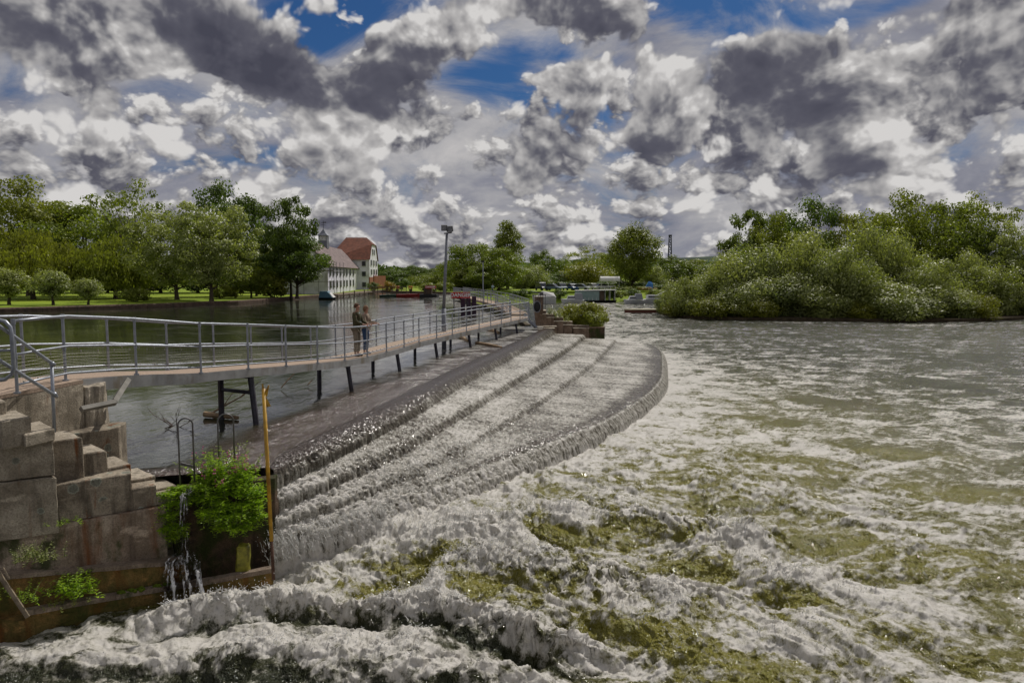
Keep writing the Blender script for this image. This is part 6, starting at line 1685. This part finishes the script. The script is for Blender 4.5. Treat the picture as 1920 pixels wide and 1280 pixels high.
def person(loc, face, H, label, cols, hair, woman=False, wrist_h=1.09):
    """standing, both hands resting on a rail in front (+x of the figure); face = heading in radians"""
    t = thing('person', loc, label, 'person')
    s = H / 1.78; g = .93 if woman else 1.0
    V = []; E = []; Rr = []
    def v(x, y, z, r, p=None):
        V.append((x * s, y * s, z * s)); Rr.append(tuple(k * s for k in r) if hasattr(r, '__len__') else r * s)
        if p is not None: E.append((p, len(V) - 1))
        return len(V) - 1
    pel = v(0, 0, .95, (.08 * g, .105 * g)); wst = v(.0, 0, 1.10, (.078, .10 * g), pel); ch = v(.01, 0, 1.30, (.09, .135 * g), wst); ns = v(.01, 0, 1.44, (.075, .10), ch)
    nk = v(.03, 0, 1.52, .052, ns); jaw = v(.05, 0, 1.585, (.065, .058), nk); hd = v(.045, 0, 1.66, (.092, .076), jaw); tp_ = v(.03, 0, 1.735, (.07, .062), hd)
    nose = v(.128, 0, 1.645, .012, hd); chin = v(.095, 0, 1.575, .022, jaw)
    for y in (-1, 1):
        v(.03, y * .083, 1.645, .014, hd)      # ear
        hip = v(0, y * .08, .90, .075 * g, pel); kn = v(.02, y * .10, .50, .058, hip); an = v(-.02, y * .105, .09, .040, kn); toe = v(.13, y * .12, .035, .034, an)
        sh = v(.0, y * .185 * g, 1.42, .058, ns); el = v(.10, y * .24 * g, 1.17, .042, sh); wr = v(.34, y * .17, wrist_h + .045, .028, el); pa = v(.40, y * .155, wrist_h + .035, (.018, .036), wr)
        for k in range(4):
            L = (.058, .070, .074, .064)[k]; a = v(.43, y * (.155 + (k - 1.5) * .019), wrist_h + .035, .0085, pa)
            b_ = v(.43 + L * .55, y * (.155 + (k - 1.5) * .021), wrist_h + .022, .008, a); v(.43 + L * .75, y * (.155 + (k - 1.5) * .021), wrist_h - .012, .0075, b_)
        th = v(.37, y * .118, wrist_h + .022, .0095, wr); v(.405, y * .098, wrist_h + .005, .0085, th)
    body = skin_mesh('body', V, E, Rr, cols['skin'], t)
    def garment(nm, pts, mat, lv=2):
        vs = [(p[0] * s, p[1] * s, p[2] * s) for p in pts[0]]
        skin_mesh(nm, vs, pts[1], [tuple(k * s for k in r) if hasattr(r, '__len__') else r * s for r in pts[2]], mat, t, 0, lv)
    low = .80 if not woman else .93
    P = [(.0, 0, 1.12), (0, 0, low), (.01, 0, 1.30), (.01, 0, 1.45), (.02, 0, 1.50)]; Ed = [(0, 1), (0, 2), (2, 3), (3, 4)]; Rd = [(.12, .155 * g), (.135, .175 * g), (.128, .18 * g), (.085, .12), (.062, .068)]
    for y in (-1, 1):
        b0 = len(P); P += [(0, y * .19 * g, 1.43), (.10, y * .245 * g, 1.17), (.315, y * .18, wrist_h + .055)]; Ed += [(3, b0), (b0, b0 + 1), (b0 + 1, b0 + 2)]; Rd += [.073, .062, .046]
    garment('jacket' if not woman else 'top', (P, Ed, Rd), cols['top'])
    P = [(0, 0, .96)]; Ed = []; Rd = [(.125 * g, .155 * g)]
    for y in (-1, 1):
        b0 = len(P); P += [(0, y * .09, .86), (.02, y * .10, .50), (-.01, y * .105, .13)]; Ed += [(0, b0), (b0, b0 + 1), (b0 + 1, b0 + 2)]; Rd += [.105 * g, .075 if not woman else .066, .066 if not woman else .054]
    garment('trousers' if not woman else 'jeans', (P, Ed, Rd), cols['legs'])
    for y in (-1, 1):
        garment('shoe', ([(-.05, y * .105, .045), (.06, y * .112, .05), (.16, y * .12, .035)], [(0, 1), (1, 2)], [.046, .048, .036]), M_SHOE, 1)
    # hair as a thin cap over the back and top of the head
    mb = MB(); rsn = random.Random(3)
    n1, n2 = 16, 9; vs = []
    for j in range(n2 + 1):
        th = math.pi * .62 * j / n2
        for i in range(n1):
            ph = 2 * math.pi * i / n1; cut = 1.0
            fr = max(0, math.cos(ph)); lim = 1 - .52 * fr
            tt_ = th * lim * (1.25 if woman else 1.0)
            rx_, ry_, rz_ = .106, .092, (.115 if not woman else .13)
            w = 1 + rsn.uniform(-.04, .07)
            vs.append(((.022 + rx_ * math.sin(tt_) * math.cos(ph) * w) * s, ry_ * math.sin(tt_) * math.sin(ph) * w * s, (1.672 + rz_ * math.cos(tt_) * w) * s))
    fs = [(j * n1 + i, (j + 1) * n1 + i, (j + 1) * n1 + (i + 1) % n1, j * n1 + (i + 1) % n1) for j in range(n2) for i in range(n1)]
    me = bpy.data.meshes.new('hair'); me.from_pydata(vs, [], fs); me.materials.append(hair); me.polygons.foreach_set('use_smooth', [True] * len(fs))
    o = bpy.data.objects.new('hair', me); COL.objects.link(o); o.parent = t
    sol = o.modifiers.new('s', 'SOLIDIFY'); sol.thickness = .012
    for y in (-1, 1):
        m2 = MB(); m2.ball((.126 * s, y * .032 * s, 1.668 * s), .010 * s, 6, 5)
        o = m2.build('eye', M_EYE, None); o.location = (0, 0, 0); o.parent = t; LOC.pop(o.name, None)
    if not woman:
        m2 = MB(); m2.loft([[(.128 * s, -.05 * s, 1.12 * s), (.128 * s, .05 * s, 1.12 * s), (.10 * s, .05 * s, 1.12 * s), (.10 * s, -.05 * s, 1.12 * s)], [(.150 * s, -.04 * s, 1.30 * s), (.150 * s, .04 * s, 1.30 * s), (.11 * s, .04 * s, 1.30 * s), (.11 * s, -.04 * s, 1.30 * s)], [(.108 * s, -.03 * s, 1.47 * s), (.108 * s, .03 * s, 1.47 * s), (.07 * s, .03 * s, 1.47 * s), (.07 * s, -.03 * s, 1.47 * s)]])
        o = m2.build('shirt_front', cols['shirt'], None); o.location = (0, 0, 0); o.parent = t; LOC.pop(o.name, None)
    t.rotation_euler = (0, 0, face)
    return t
for nm, d, H, lb, cols, hr_, wm in (('m', 26.4, 1.88, 'man in olive jacket and beige trousers leaning on the near rail', dict(skin=M_SKIN, top=M_OLIVE, legs=M_BEIGE, shirt=M_SHIRT), M_HAIRB, False),
                                   ('w', 27.3, 1.77, 'woman in tan top and blue jeans standing right of the olive jacket', dict(skin=M_SKIN, top=M_TAN, legs=M_DENIM), M_HAIRF, True)):
    e = edge_at(d, .02); q = edge_at(d, .47); s_ = H / 1.78
    person((q.x, q.y, q.z + .002), R(-14), H, lb, cols, hr_, wm, wrist_h=(1.08 + .01) / s_)
# someone on the far bank beyond the second footbridge
q = PD(925, 552, 150); person((q.x - .2, 151.5, 2.3), R(-60), 1.75, 'distant person in pale shirt and blue jeans on the far bank', dict(skin=M_SKIN, top=M_SHIRT, legs=M_DENIM), M_HAIRB, True)
